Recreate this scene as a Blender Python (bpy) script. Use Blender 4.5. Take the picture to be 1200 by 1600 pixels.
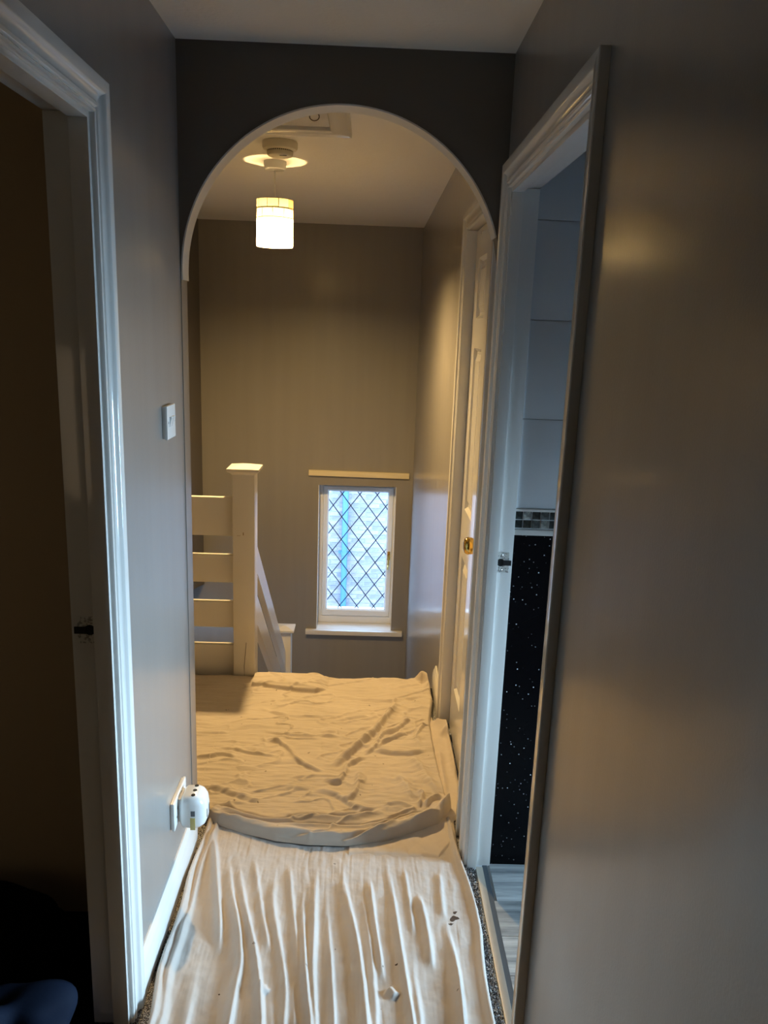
import bpy, bmesh, math, random
import numpy as np
from mathutils import Vector, Matrix

random.seed(7)
for o in list(bpy.data.objects):
    bpy.data.objects.remove(o)
SC = bpy.context.scene
COL = SC.collection

# ------------------------------------------------------------------ camera
F_PX, YAW, PITCH, ROLL, CAM_H = 1236.28, 0.0235, 0.2282, 0.0361, 1.6444
cam_data = bpy.data.cameras.new('camera')
cam_data.sensor_fit = 'HORIZONTAL'
cam_data.sensor_width = 36.0
cam_data.lens = F_PX * 36.0 / 1200.0
cam_data.clip_start = 0.02
cam = bpy.data.objects.new('camera', cam_data)
COL.objects.link(cam)
cy_, sy_ = math.cos(YAW), math.sin(YAW)
cp_, sp_ = math.cos(PITCH), math.sin(PITCH)
right0 = Vector((cy_, -sy_, 0)); fwd0 = Vector((sy_, cy_, 0)); up0 = Vector((0, 0, 1))
fwd = fwd0 * cp_ - up0 * sp_
upv = up0 * cp_ + fwd0 * sp_
cr_, sr_ = math.cos(ROLL), math.sin(ROLL)
# image right / up after the camera's roll
img_r = right0 * cr_ + upv * sr_
img_u = -right0 * sr_ + upv * cr_
M3 = Matrix((img_r, img_u, -fwd)).transposed()
cam.matrix_world = Matrix.Translation((0, 0, CAM_H)) @ M3.to_4x4()
SC.camera = cam

# ------------------------------------------------------------------ sky and exposure
world = bpy.data.worlds.new('overcast_sky')
SC.world = world
world.use_nodes = True
wbg = world.node_tree.nodes['Background']
wbg.inputs[0].default_value = (0.44, 0.68, 1.0, 1)
wbg.inputs[1].default_value = 11.5
SC.view_settings.view_transform = 'Standard'
SC.view_settings.look = 'None'
SC.view_settings.gamma = 1.0
SC.view_settings.use_curve_mapping = False
SC.view_settings.exposure = 0.0


def area_light(name, loc, direction, sx, sy, power, color, portal=False, spread=math.pi):
    d = bpy.data.lights.new(name, 'AREA')
    d.shape = 'RECTANGLE'
    d.size, d.size_y, d.energy, d.color = sx, sy, power, color
    d.spread = spread
    o = bpy.data.objects.new(name, d)
    COL.objects.link(o)
    o.location = loc
    o.rotation_euler = Vector(direction).to_track_quat('-Z', 'Y').to_euler()
    if portal:
        d.cycles.is_portal = True
    return o


DAY = (0.50, 0.76, 1.0)
BULB_STRENGTH = 6200.0
BULB_COLOR = (1.0, 0.66, 0.27)
# daylight entering through the bathroom's own window
area_light('bathroom_daylight', (2.20, 1.86, 0.86), (-1, -0.08, -0.17), 0.50, 0.70, 19.5, DAY, spread=math.radians(64))
# weak fill added at the corridor end behind the camera
area_light('corridor_end_fill', (-0.05, -2.2, 1.75), (0, 1, -0.15), 0.7, 0.9, 0.12, (0.9, 0.82, 0.72))
# faint warm fill added inside the bedroom to lift its dark wall
area_light('bedroom_fill', (-1.9, -0.5, 1.3), (0, 1, -0.05), 0.9, 0.8, 0.55, (1.0, 0.74, 0.46), spread=math.radians(90))
# the landing window
area_light('landing_window_portal', (-0.07, 6.26, -0.12), (0, -1, 0), 1.3, 1.3, 1.0, (1, 1, 1), portal=True)

# ------------------------------------------------------------------ materials
def mat(name, color, rough=0.5, metallic=0.0, spec=0.5, coat=0.0, coat_rough=0.1, sheen=0.0):
    m = bpy.data.materials.new(name)
    m.use_nodes = True
    b = m.node_tree.nodes['Principled BSDF']
    b.inputs['Base Color'].default_value = (*color, 1)
    b.inputs['Roughness'].default_value = rough
    b.inputs['Metallic'].default_value = metallic
    b.inputs['Specular IOR Level'].default_value = spec
    b.inputs['Coat Weight'].default_value = coat
    b.inputs['Coat Roughness'].default_value = coat_rough
    b.inputs['Sheen Weight'].default_value = sheen
    return m


def nd(m, typ, **kw):
    n = m.node_tree.nodes.new(typ)
    for k, v in kw.items():
        if k.startswith('i_'):
            n.inputs[k[2:].replace('_', ' ')].default_value = v
        else:
            setattr(n, k, v)
    return n


def lk(m, a, b):
    m.node_tree.links.new(a, b)


def noise_tex(m, scale, detail=3.0, vscale=(1, 1, 1), rough=0.5):
    tc = nd(m, 'ShaderNodeTexCoord')
    mp = nd(m, 'ShaderNodeMapping')
    mp.inputs['Scale'].default_value = vscale
    lk(m, tc.outputs['Object'], mp.inputs['Vector'])
    n = nd(m, 'ShaderNodeTexNoise')
    n.inputs['Scale'].default_value = scale
    n.inputs['Detail'].default_value = detail
    n.inputs['Roughness'].default_value = rough
    lk(m, mp.outputs['Vector'], n.inputs['Vector'])
    return n


def add_bump(m, height_sockets, strength=0.2, dist=0.002):
    """height_sockets: list of (socket, weight)"""
    b = m.node_tree.nodes['Principled BSDF']
    acc = None
    for s, w in height_sockets:
        mu = nd(m, 'ShaderNodeMath', operation='MULTIPLY')
        lk(m, s, mu.inputs[0]); mu.inputs[1].default_value = w
        if acc is None:
            acc = mu.outputs[0]
        else:
            ad = nd(m, 'ShaderNodeMath', operation='ADD')
            lk(m, acc, ad.inputs[0]); lk(m, mu.outputs[0], ad.inputs[1])
            acc = ad.outputs[0]
    bp = nd(m, 'ShaderNodeBump')
    bp.inputs['Strength'].default_value = strength
    bp.inputs['Distance'].default_value = dist
    lk(m, acc, bp.inputs['Height'])
    lk(m, bp.outputs['Normal'], b.inputs['Normal'])
    return bp


def vary(m, socket, c0, c1, lo=0.3, hi=0.7):
    r = nd(m, 'ShaderNodeValToRGB')
    r.color_ramp.elements[0].position = lo
    r.color_ramp.elements[0].color = (*c0, 1)
    r.color_ramp.elements[1].position = hi
    r.color_ramp.elements[1].color = (*c1, 1)
    lk(m, socket, r.inputs['Fac'])
    lk(m, r.outputs['Color'], m.node_tree.nodes['Principled BSDF'].inputs['Base Color'])
    return r


# satin greige wall paint with roller stipple and faint vertical lay-off marks
M_WALL = mat('greige_satin_paint', (0.30, 0.275, 0.25), 0.38, spec=0.6, coat=0.5, coat_rough=0.18)
n1 = noise_tex(M_WALL, 260, 2)
n2 = noise_tex(M_WALL, 14, 3, (1, 1, 0.06))
add_bump(M_WALL, [(n1.outputs['Fac'], 0.6), (n2.outputs['Fac'], 0.9)], 0.35, 0.0012)
vary(M_WALL, n2.outputs['Fac'], (0.258, 0.243, 0.226), (0.280, 0.264, 0.247))
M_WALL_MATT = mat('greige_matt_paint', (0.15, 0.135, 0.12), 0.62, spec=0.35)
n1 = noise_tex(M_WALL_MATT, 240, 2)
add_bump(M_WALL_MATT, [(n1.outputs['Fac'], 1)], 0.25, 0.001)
M_CEIL = mat('white_ceiling_paint', (0.84, 0.815, 0.775), 0.75, spec=0.2)
n1 = noise_tex(M_CEIL, 75, 4, rough=0.6)
n2 = noise_tex(M_CEIL, 9, 3)
add_bump(M_CEIL, [(n1.outputs['Fac'], 1), (n2.outputs['Fac'], 1.5)], 0.6, 0.003)
M_GLOSS = mat('white_gloss_woodwork', (0.76, 0.745, 0.71), 0.09, spec=0.7)
n1 = noise_tex(M_GLOSS, 30, 3, (1, 1, 0.12))
add_bump(M_GLOSS, [(n1.outputs['Fac'], 1)], 0.12, 0.0010)
M_RAIL = mat('cream_satin_woodwork', (0.76, 0.74, 0.70), 0.28, spec=0.5)
n1 = noise_tex(M_RAIL, 12, 4, (1, 1, 0.2))
add_bump(M_RAIL, [(n1.outputs['Fac'], 1)], 0.25, 0.001)
M_PLASTIC = mat('white_plastic', (0.80, 0.80, 0.78), 0.25)
M_PVC = mat('white_pvc', (0.82, 0.84, 0.85), 0.22)
M_DARK = mat('black_void', (0.01, 0.01, 0.01), 0.8)
M_STEEL = mat('brushed_steel', (0.55, 0.55, 0.54), 0.3, metallic=1.0)
n1 = noise_tex(M_STEEL, 60, 2)
add_bump(M_STEEL, [(n1.outputs['Fac'], 1)], 0.1, 0.0005)
M_PAINTED_STEEL = mat('paint_splashed_steel', (0.5, 0.5, 0.47), 0.4, metallic=0.35)
n1 = noise_tex(M_PAINTED_STEEL, 130, 3)
vary(M_PAINTED_STEEL, n1.outputs['Fac'], (0.35, 0.34, 0.32), (0.72, 0.72, 0.68), 0.42, 0.5)
M_BRASS = mat('polished_brass', (0.80, 0.52, 0.14), 0.12, metallic=1.0)
n1 = noise_tex(M_BRASS, 50, 2)
add_bump(M_BRASS, [(n1.outputs['Fac'], 1)], 0.15, 0.001)
M_BATTEN = mat('bare_cream_batten', (0.78, 0.68, 0.46), 0.6)
n1 = noise_tex(M_BATTEN, 20, 4, (0.2, 1, 3))
vary(M_BATTEN, n1.outputs['Fac'], (0.72, 0.62, 0.40), (0.82, 0.72, 0.50))
M_SMOKE = mat('aged_cream_plastic', (0.72, 0.66, 0.50), 0.4)
M_PANEL = mat('black_sparkle_panel', (0.006, 0.007, 0.009), 0.2, spec=0.12)
tc = nd(M_PANEL, 'ShaderNodeTexCoord')
v = nd(M_PANEL, 'ShaderNodeTexVoronoi'); v.inputs['Scale'].default_value = 75
lk(M_PANEL, tc.outputs['Object'], v.inputs['Vector'])
lt = nd(M_PANEL, 'ShaderNodeMath', operation='LESS_THAN'); lt.inputs[1].default_value = 0.135
lk(M_PANEL, v.outputs['Distance'], lt.inputs[0])
sep = nd(M_PANEL, 'ShaderNodeSeparateColor'); lk(M_PANEL, v.outputs['Color'], sep.inputs[0])
pw = nd(M_PANEL, 'ShaderNodeMath', operation='POWER'); pw.inputs[1].default_value = 3.0
lk(M_PANEL, sep.outputs[0], pw.inputs[0])
mu = nd(M_PANEL, 'ShaderNodeMath', operation='MULTIPLY')
lk(M_PANEL, lt.outputs[0], mu.inputs[0]); lk(M_PANEL, pw.outputs[0], mu.inputs[1])
mx = nd(M_PANEL, 'ShaderNodeMix', data_type='RGBA')
mx.inputs['A'].default_value = (0.003, 0.003, 0.004, 1); mx.inputs['B'].default_value = (0.85, 0.88, 0.95, 1)
lk(M_PANEL, mu.outputs[0], mx.inputs['Factor'])
lk(M_PANEL, mx.outputs['Result'], M_PANEL.node_tree.nodes['Principled BSDF'].inputs['Base Color'])
M_BATH = mat('grey_bathroom_paint', (0.34, 0.35, 0.36), 0.6)
M_WTILE = mat('white_glazed_tile', (0.62, 0.64, 0.66), 0.18)
M_GROUT = mat('pale_grout', (0.68, 0.69, 0.69), 0.7)
M_MOS = []
for i, c in enumerate([(0.022, 0.028, 0.028), (0.03, 0.03, 0.027), (0.13, 0.13, 0.12), (0.07, 0.075, 0.07), (0.24, 0.235, 0.21)]):
    m = mat('mosaic_glass_%s' % 'abcde'[i], c, 0.12)
    n1 = noise_tex(m, 90, 4)
    vary(m, n1.outputs['Fac'], tuple(x * 0.6 for x in c), tuple(x * 2.2 for x in c), 0.45, 0.75)
    M_MOS.append(m)
M_PLANK = []
for i in range(3):
    m = mat('grey_wood_vinyl_%s' % 'abc'[i], (0.3, 0.33, 0.35), 0.32)
    n1 = noise_tex(m, 9, 6, (0.35, 4 + i, 1), 0.65)
    k = (0.85, 1.0, 1.15)[i]
    vary(m, n1.outputs['Fac'], (0.13 * k, 0.145 * k, 0.155 * k), (0.46 * k, 0.47 * k, 0.46 * k), 0.32, 0.66)
    add_bump(m, [(n1.outputs['Fac'], 1)], 0.15, 0.001)
    M_PLANK.append(m)
M_ALU = mat('matt_metal_bar', (0.62, 0.56, 0.47), 0.35, metallic=0.7)
M_CARPET = mat('speckled_grey_carpet', (0.2, 0.2, 0.2), 0.95, spec=0.1)
n1 = noise_tex(M_CARPET, 420, 2)
vary(M_CARPET, n1.outputs['Fac'], (0.025, 0.025, 0.028), (0.62, 0.60, 0.58), 0.44, 0.60)
add_bump(M_CARPET, [(n1.outputs['Fac'], 1)], 0.8, 0.004)
M_BLACKFAB = mat('black_fabric', (0.004, 0.004, 0.005), 0.9, spec=0.1)
M_NAVY = mat('navy_fabric', (0.004, 0.009, 0.024), 0.8, spec=0.2)
n1 = noise_tex(M_NAVY, 200, 2)
add_bump(M_NAVY, [(n1.outputs['Fac'], 1)], 0.3, 0.001)
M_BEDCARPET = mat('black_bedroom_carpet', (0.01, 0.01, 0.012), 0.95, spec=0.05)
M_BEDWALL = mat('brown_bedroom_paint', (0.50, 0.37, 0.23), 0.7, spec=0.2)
M_LEAD = mat('lead_came', (0.035, 0.045, 0.07), 0.5, metallic=0.3)
M_MORTAR = mat('pale_mortar', (0.42, 0.41, 0.43), 0.9)
M_BRICK = []
for i, c in enumerate([(0.26, 0.22, 0.23), (0.30, 0.26, 0.27), (0.22, 0.20, 0.22)]):
    m = mat('weathered_brick_%s' % 'abc'[i], c, 0.9, spec=0.2)
    n1 = noise_tex(m, 18, 4)
    vary(m, n1.outputs['Fac'], tuple(x * 0.85 for x in c), tuple(x * 1.15 for x in c))
    M_BRICK.append(m)
M_PIPE = mat('blue_grey_pipe', (0.06, 0.16, 0.27), 0.35)
M_GROUND = mat('grey_paving', (0.3, 0.3, 0.3), 0.9)


def cloth(name, c0, c1, weave=900):
    m = mat(name, c0, 0.72, spec=0.25, sheen=0.25)
    b = m.node_tree.nodes['Principled BSDF']
    b.inputs['Sheen Roughness'].default_value = 0.4
    tc = nd(m, 'ShaderNodeTexCoord')
    big = noise_tex(m, 5, 4)
    r = nd(m, 'ShaderNodeValToRGB')
    r.color_ramp.elements[0].position = 0.3; r.color_ramp.elements[0].color = (*c0, 1)
    r.color_ramp.elements[1].position = 0.7; r.color_ramp.elements[1].color = (*c1, 1)
    lk(m, big.outputs['Fac'], r.inputs['Fac'])
    # small random paint and dirt specks
    v = nd(m, 'ShaderNodeTexVoronoi'); v.inputs['Scale'].default_value = 15
    wob = noise_tex(m, 60, 2)
    mixv = nd(m, 'ShaderNodeMix', data_type='VECTOR'); mixv.inputs['Factor'].default_value = 0.02
    lk(m, tc.outputs['Object'], mixv.inputs['A']); lk(m, wob.outputs['Color'], mixv.inputs['B'])
    lk(m, mixv.outputs['Result'], v.inputs['Vector'])
    lt = nd(m, 'ShaderNodeMath', operation='LESS_THAN'); lt.inputs[1].default_value = 0.062
    lk(m, v.outputs['Distance'], lt.inputs[0])
    sp = nd(m, 'ShaderNodeSeparateColor'); lk(m, v.outputs['Color'], sp.inputs[0])
    gt = nd(m, 'ShaderNodeMath', operation='GREATER_THAN'); gt.inputs[1].default_value = 0.62
    lk(m, sp.outputs[1], gt.inputs[0])
    mu = nd(m, 'ShaderNodeMath', operation='MULTIPLY')
    lk(m, lt.outputs[0], mu.inputs[0]); lk(m, gt.outputs[0], mu.inputs[1])
    mu2 = nd(m, 'ShaderNodeMath', operation='MULTIPLY'); mu2.inputs[1].default_value = 0.7
    lk(m, mu.outputs[0], mu2.inputs[0])
    mx = nd(m, 'ShaderNodeMix', data_type='RGBA')
    mx.inputs['B'].default_value = (0.12, 0.09, 0.06, 1)
    lk(m, mu2.outputs[0], mx.inputs['Factor']); lk(m, r.outputs['Color'], mx.inputs['A'])
    last = mx.outputs['Result']
    m['_last'] = 0
    stains = {'runner_cotton': [(0.287, 1.935, 0.011), (0.293, 1.962, 0.006), (0.275, 1.915, 0.006), (-0.33, 1.66, 0.005), (0.12, 1.76, 0.004)]}
    for (sx, sy, sr) in stains.get(name, []):
        dv = nd(m, 'ShaderNodeVectorMath', operation='DISTANCE')
        mp = nd(m, 'ShaderNodeMapping'); mp.inputs['Scale'].default_value = (1, 1, 0)
        nz = noise_tex(m, 45, 3)
        mv = nd(m, 'ShaderNodeMix', data_type='VECTOR'); mv.inputs['Factor'].default_value = 0.03
        lk(m, tc.outputs['Object'], mp.inputs['Vector'])
        lk(m, mp.outputs['Vector'], mv.inputs['A']); lk(m, nz.outputs['Color'], mv.inputs['B'])
        lk(m, mv.outputs['Result'], dv.inputs[0])
        dv.inputs[1].default_value = (sx * 0.97 + 0.015, sy * 0.97 + 0.015, 0.015)
        l2 = nd(m, 'ShaderNodeMath', operation='LESS_THAN'); l2.inputs[1].default_value = sr
        lk(m, dv.outputs['Value'], l2.inputs[0])
        m2 = nd(m, 'ShaderNodeMix', data_type='RGBA'); m2.inputs['B'].default_value = (0.06, 0.035, 0.02, 1)
        lk(m, l2.outputs[0], m2.inputs['Factor']); lk(m, last, m2.inputs['A'])
        last = m2.outputs['Result']
    lk(m, last, b.inputs['Base Color'])
    w = noise_tex(m, weave, 1)
    cr = noise_tex(m, 40, 4)
    add_bump(m, [(w.outputs['Fac'], 0.35), (cr.outputs['Fac'], 1.0)], 0.35, 0.0025)
    return m


M_RUNNER = cloth('runner_cotton', (0.49, 0.435, 0.385), (0.56, 0.505, 0.455))
M_SHEET = cloth('landing_cotton', (0.56, 0.49, 0.41), (0.64, 0.56, 0.47))
M_UNDER = cloth('under_cotton', (0.58, 0.50, 0.42), (0.64, 0.56, 0.47))

# clear thin window glass
M_GLASS = bpy.data.materials.new('clear_glass'); M_GLASS.use_nodes = True
nt = M_GLASS.node_tree; nt.nodes.clear()
out = nt.nodes.new('ShaderNodeOutputMaterial'); tr = nt.nodes.new('ShaderNodeBsdfTransparent')
gl = nt.nodes.new('ShaderNodeBsdfGlossy'); gl.inputs['Roughness'].default_value = 0.02
lw = nt.nodes.new('ShaderNodeLayerWeight'); lw.inputs['Blend'].default_value = 0.5
pw_ = nt.nodes.new('ShaderNodeMath'); pw_.operation = 'POWER'; pw_.inputs[1].default_value = 4.0
nt.links.new(lw.outputs['Facing'], pw_.inputs[0])
fr = nt.nodes.new('ShaderNodeMath'); fr.operation = 'MULTIPLY_ADD'; fr.inputs[1].default_value = 0.7; fr.inputs[2].default_value = 0.035
nt.links.new(pw_.outputs[0], fr.inputs[0])
ms = nt.nodes.new('ShaderNodeMixShader'); tr.inputs['Color'].default_value = (0.93, 0.97, 1, 1)
nt.links.new(fr.outputs[0], ms.inputs[0]); nt.links.new(tr.outputs[0], ms.inputs[1]); nt.links.new(gl.outputs[0], ms.inputs[2])
nt.links.new(ms.outputs[0], out.inputs[0])
# frosted bathroom glass
M_FROST = mat('frosted_glass', (0.8, 0.88, 0.95), 0.4)
M_FROST.node_tree.nodes['Principled BSDF'].inputs['Transmission Weight'].default_value = 0.8


def shell_mat(name, c):
    m = bpy.data.materials.new(name); m.use_nodes = True
    nt = m.node_tree; nt.nodes.clear()
    out = nt.nodes.new('ShaderNodeOutputMaterial')
    t = nt.nodes.new('ShaderNodeBsdfTranslucent'); d = nt.nodes.new('ShaderNodeBsdfDiffuse'); g = nt.nodes.new('ShaderNodeBsdfGlossy')
    t.inputs[0].default_value = (*c, 1); d.inputs[0].default_value = (*c, 1); g.inputs['Roughness'].default_value = 0.25
    n = nt.nodes.new('ShaderNodeTexNoise'); n.inputs['Scale'].default_value = 40
    r = nt.nodes.new('ShaderNodeValToRGB')
    r.color_ramp.elements[0].color = (*[x * 0.85 for x in c], 1); r.color_ramp.elements[1].color = (*c, 1)
    nt.links.new(n.outputs['Fac'], r.inputs['Fac']); nt.links.new(r.outputs['Color'], t.inputs[0])
    m1 = nt.nodes.new('ShaderNodeMixShader'); m1.inputs[0].default_value = 0.2
    m2 = nt.nodes.new('ShaderNodeMixShader'); m2.inputs[0].default_value = 0.05
    nt.links.new(t.outputs[0], m1.inputs[1]); nt.links.new(d.outputs[0], m1.inputs[2])
    nt.links.new(m1.outputs[0], m2.inputs[1]); nt.links.new(g.outputs[0], m2.inputs[2])
    nt.links.new(m2.outputs[0], out.inputs[0])
    return m


M_SHELL = [shell_mat('capiz_shell_pale', (0.74, 0.72, 0.60)), shell_mat('capiz_shell_warm', (0.70, 0.64, 0.42)),
           shell_mat('capiz_shell_amber', (0.62, 0.46, 0.22))]
M_SEAM = mat('dark_shell_seam', (0.05, 0.045, 0.035), 0.5)
M_BULB = bpy.data.materials.new('lit_bulb'); M_BULB.use_nodes = True
nt = M_BULB.node_tree; nt.nodes.clear()
out = nt.nodes.new('ShaderNodeOutputMaterial'); em = nt.nodes.new('ShaderNodeEmission')
em.inputs[0].default_value = (*BULB_COLOR, 1); em.inputs[1].default_value = BULB_STRENGTH
nt.links.new(em.outputs[0], out.inputs[0])


# ------------------------------------------------------------------ mesh helpers
def link(name, bm, material, parent=None, smooth=False, mats=None):
    me = bpy.data.meshes.new(name)
    bmesh.ops.recalc_face_normals(bm, faces=bm.faces[:])
    bm.to_mesh(me); bm.free()
    for m in (mats or [material]):
        me.materials.append(m)
    if smooth:
        for p in me.polygons:
            p.use_smooth = True
    o = bpy.data.objects.new(name, me)
    COL.objects.link(o)
    if parent is not None:
        o.parent = parent
    return o


def autosmooth(o, angle=35):
    me = o.data
    for p in me.polygons:
        p.use_smooth = True
    bm = bmesh.new(); bm.from_mesh(me)
    for e in bm.edges:
        if len(e.link_faces) == 2 and e.calc_face_angle(0) > math.radians(angle):
            e.smooth = False
    bm.to_mesh(me); bm.free()
    return o


def tag(o, label=None, cat=None, group=None, kind=None):
    if label: o['label'] = label
    if cat: o['category'] = cat
    if group: o['group'] = group
    if kind: o['kind'] = kind
    return o


def empty(name, label, cat, kind=None, group=None, loc=(0, 0, 0)):
    o = bpy.data.objects.new(name, None)
    COL.objects.link(o)
    o.empty_display_size = 0.1
    return tag(o, label, cat, group, kind)


def box(bm, x0, x1, y0, y1, z0, z1, bev=0.0, mi=0):
    vs = [bm.verts.new(p) for p in ((x0, y0, z0), (x1, y0, z0), (x1, y1, z0), (x0, y1, z0),
                                    (x0, y0, z1), (x1, y0, z1), (x1, y1, z1), (x0, y1, z1))]
    fs = [bm.faces.new([vs[i] for i in q]) for q in ((3, 2, 1, 0), (4, 5, 6, 7), (0, 1, 5, 4), (1, 2, 6, 5), (2, 3, 7, 6), (3, 0, 4, 7))]
    for f in fs:
        f.material_index = mi
    if bev > 0:
        es = set()
        for f in fs:
            es.update(f.edges)
        bmesh.ops.bevel(bm, geom=list(es), offset=bev, segments=2, profile=0.7, affect='EDGES')


def mbox(name, m, dims, parent=None, bev=0.0, **kw):
    bm = bmesh.new()
    box(bm, *dims, bev=bev)
    o = link(name, bm, m, parent)
    if bev:
        autosmooth(o, 50)
    return o


def prism(bm, loops, cap=True):
    """loops: list of rings (each a list of points), skinned one after another."""
    rings = [[bm.verts.new(p) for p in ring] for ring in loops]
    n = len(rings[0])
    for a, b in zip(rings, rings[1:]):
        for i in range(n):
            j = (i + 1) % n
            bm.faces.new((a[i], a[j], b[j], b[i]))
    if cap:
        bm.faces.new(rings[0][::-1]); bm.faces.new(rings[-1])


def lathe(bm, prof, center, axis='z', seg=32):
    """prof: (radius, height) pairs along the axis; closed with fans where radius is 0."""
    c = Vector(center)
    def P(r, h, a):
        u, w = r * math.cos(a), r * math.sin(a)
        if axis == 'z': return c + Vector((u, w, h))
        if axis == 'x': return c + Vector((h, u, w))
        return c + Vector((u, h, w))
    rings = []
    for r, h in prof:
        if r < 1e-6:
            rings.append([bm.verts.new(P(0, h, 0))])
        else:
            rings.append([bm.verts.new(P(r, h, 2 * math.pi * i / seg)) for i in range(seg)])
    for a, b in zip(rings, rings[1:]):
        for i in range(seg):
            j = (i + 1) % seg
            if len(a) == 1 and len(b) == 1: continue
            if len(a) == 1: bm.faces.new((a[0], b[i], b[j]))
            elif len(b) == 1: bm.faces.new((a[i], a[j], b[0]))
            else: bm.faces.new((a[i], a[j], b[j], b[i]))


def tube(bm, pts, r, seg=8, cap=True):
    pts = [Vector(p) for p in pts]
    rings = []
    for i, p in enumerate(pts):
        d = (pts[min(i + 1, len(pts) - 1)] - pts[max(i - 1, 0)]).normalized()
        a = d.cross(Vector((0, 0, 1)))
        if a.length < 1e-3: a = d.cross(Vector((1, 0, 0)))
        a.normalize(); b = d.cross(a)
        rings.append([p + a * (r * math.cos(2 * math.pi * k / seg)) + b * (r * math.sin(2 * math.pi * k / seg)) for k in range(seg)])
    prism(bm, rings, cap)


# ------------------------------------------------------------------ dimensions
XL, XR = -0.527, 0.352          # corridor wall faces
WL, WR = 0.085, 0.073           # wall thicknesses
ZC = 2.35
YA0, YA1 = 2.264, 2.334         # arch wall
YF = 5.942                      # far wall of the stairwell
XLL = -1.25                     # landing's left wall
YE = 3.46                       # landing edge
YB = -2.3                       # end of the corridor behind the camera
ZB = -1.56                      # lower landing
HO = 2.010                      # door opening height
D1 = (1.395, 2.180)             # bathroom door opening on the right wall
D2 = (2.395, 3.100)             # landing door opening
D3 = (0.800, 1.580)             # bedroom door opening on the left wall

# ------------------------------------------------------------------ structure: floors, ceilings, walls
def boxes(name, m, lst, label, cat, bev=0):
    bm = bmesh.new()
    for d in lst:
        box(bm, *d)
    o = link(name, bm, m)
    return tag(o, label, cat, kind='structure')


floor = boxes('floor', M_CARPET, [(XL - WL, XR + 0.02, YB, YA1, -0.22, -0.004), (XLL, XR + WR, YA1, YE - 0.005, -0.22, -0.004)],
              'grey speckled carpet floor of the corridor and landing, mostly under dust sheets', 'floor')
ceiling = boxes('ceiling', M_CEIL, [(XLL - 1.3, XR + WR, YB, YF + 0.3, ZC, ZC + 0.1)],
                'white textured ceiling over the corridor and landing', 'ceiling')


def wall_with_doors(name, x0, x1, y0, y1, z0, z1, doors, label, m=M_WALL):
    lst = []
    y = y0
    for a, b in doors:
        a, b = a - 0.028, b + 0.028
        lst.append((x0, x1, y, a, z0, z1))
        lst.append((x0, x1, a, b, HO + 0.028, z1))
        if z0 < -0.01: lst.append((x0, x1, a, b, z0, 0.0))
        y = b
    lst.append((x0, x1, y, y1, z0, z1))
    return boxes(name, m, lst, label, 'wall')


wall_with_doors('wall_left', XL - WL, XL, YB, YA1, 0 - 0.01, ZC, [D3], 'greige satin corridor wall left, carrying light switch and socket')
wr = wall_with_doors('wall_right', XR, XR + WR, YB, YE + 0.0, -0.01, ZC, [D1, D2], 'greige satin wall on the right with two doorways')
boxes('wall_stair_right', M_WALL, [(XR, XR + WR, YE, YF + 0.2, ZB - 0.2, ZC)], 'greige satin stairwell wall on the right, reflecting the window', 'wall')
boxes('wall_back', M_WALL, [(XL - WL, XR + WR, YB - 0.1, YB, -0.01, ZC)], 'greige corridor end wall behind the viewer', 'wall')

# landing left wall, its lower edge sloping over the second flight
bm = bmesh.new()
prof = [(YA0, -0.2), (YE, -0.2), (YE, -0.30 - (YF - 0.37 - YE) * 0.0 - 1.0), (5.2, -0.42), (5.573, -0.33), (YF, -0.15), (YF, ZC), (YA0, ZC)]
prof = [(YA0, -0.2), (4.6, -0.2), (5.35, -0.23), (YF, -0.36), (YF, ZC), (YA0, ZC)]
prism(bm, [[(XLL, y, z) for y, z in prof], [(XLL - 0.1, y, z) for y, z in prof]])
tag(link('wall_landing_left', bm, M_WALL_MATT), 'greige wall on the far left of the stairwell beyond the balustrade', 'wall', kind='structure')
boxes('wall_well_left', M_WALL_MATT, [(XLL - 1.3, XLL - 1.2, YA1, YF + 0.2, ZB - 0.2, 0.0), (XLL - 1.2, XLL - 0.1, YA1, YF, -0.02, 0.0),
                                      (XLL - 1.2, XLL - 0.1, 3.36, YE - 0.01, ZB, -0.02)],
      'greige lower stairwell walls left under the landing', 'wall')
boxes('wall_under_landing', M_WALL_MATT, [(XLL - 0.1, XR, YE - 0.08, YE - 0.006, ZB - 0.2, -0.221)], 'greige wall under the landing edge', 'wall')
boxes('floor_lower', M_UNDER, [(XLL - 1.2, XR, YE, YF, ZB - 0.2, ZB - 0.15)], 'half landing at the foot of the stairs', 'floor')

# far wall with the window opening
WX0, WX1, WZ0, WZ1 = -0.368, 0.229, -0.712, 0.461
YR = YF + 0.28
boxes('wall_far', M_WALL, [(XLL - 1.3, WX0, YF, YR, ZB - 0.2, ZC), (WX1, XR, YF, YR, ZB - 0.2, ZC),
                           (WX0, WX1, YF, YR, WZ1, ZC), (WX0, WX1, YF, YR, ZB - 0.2, WZ0 - .02)],
      'greige far wall of the stairwell around the small window', 'wall')

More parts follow.
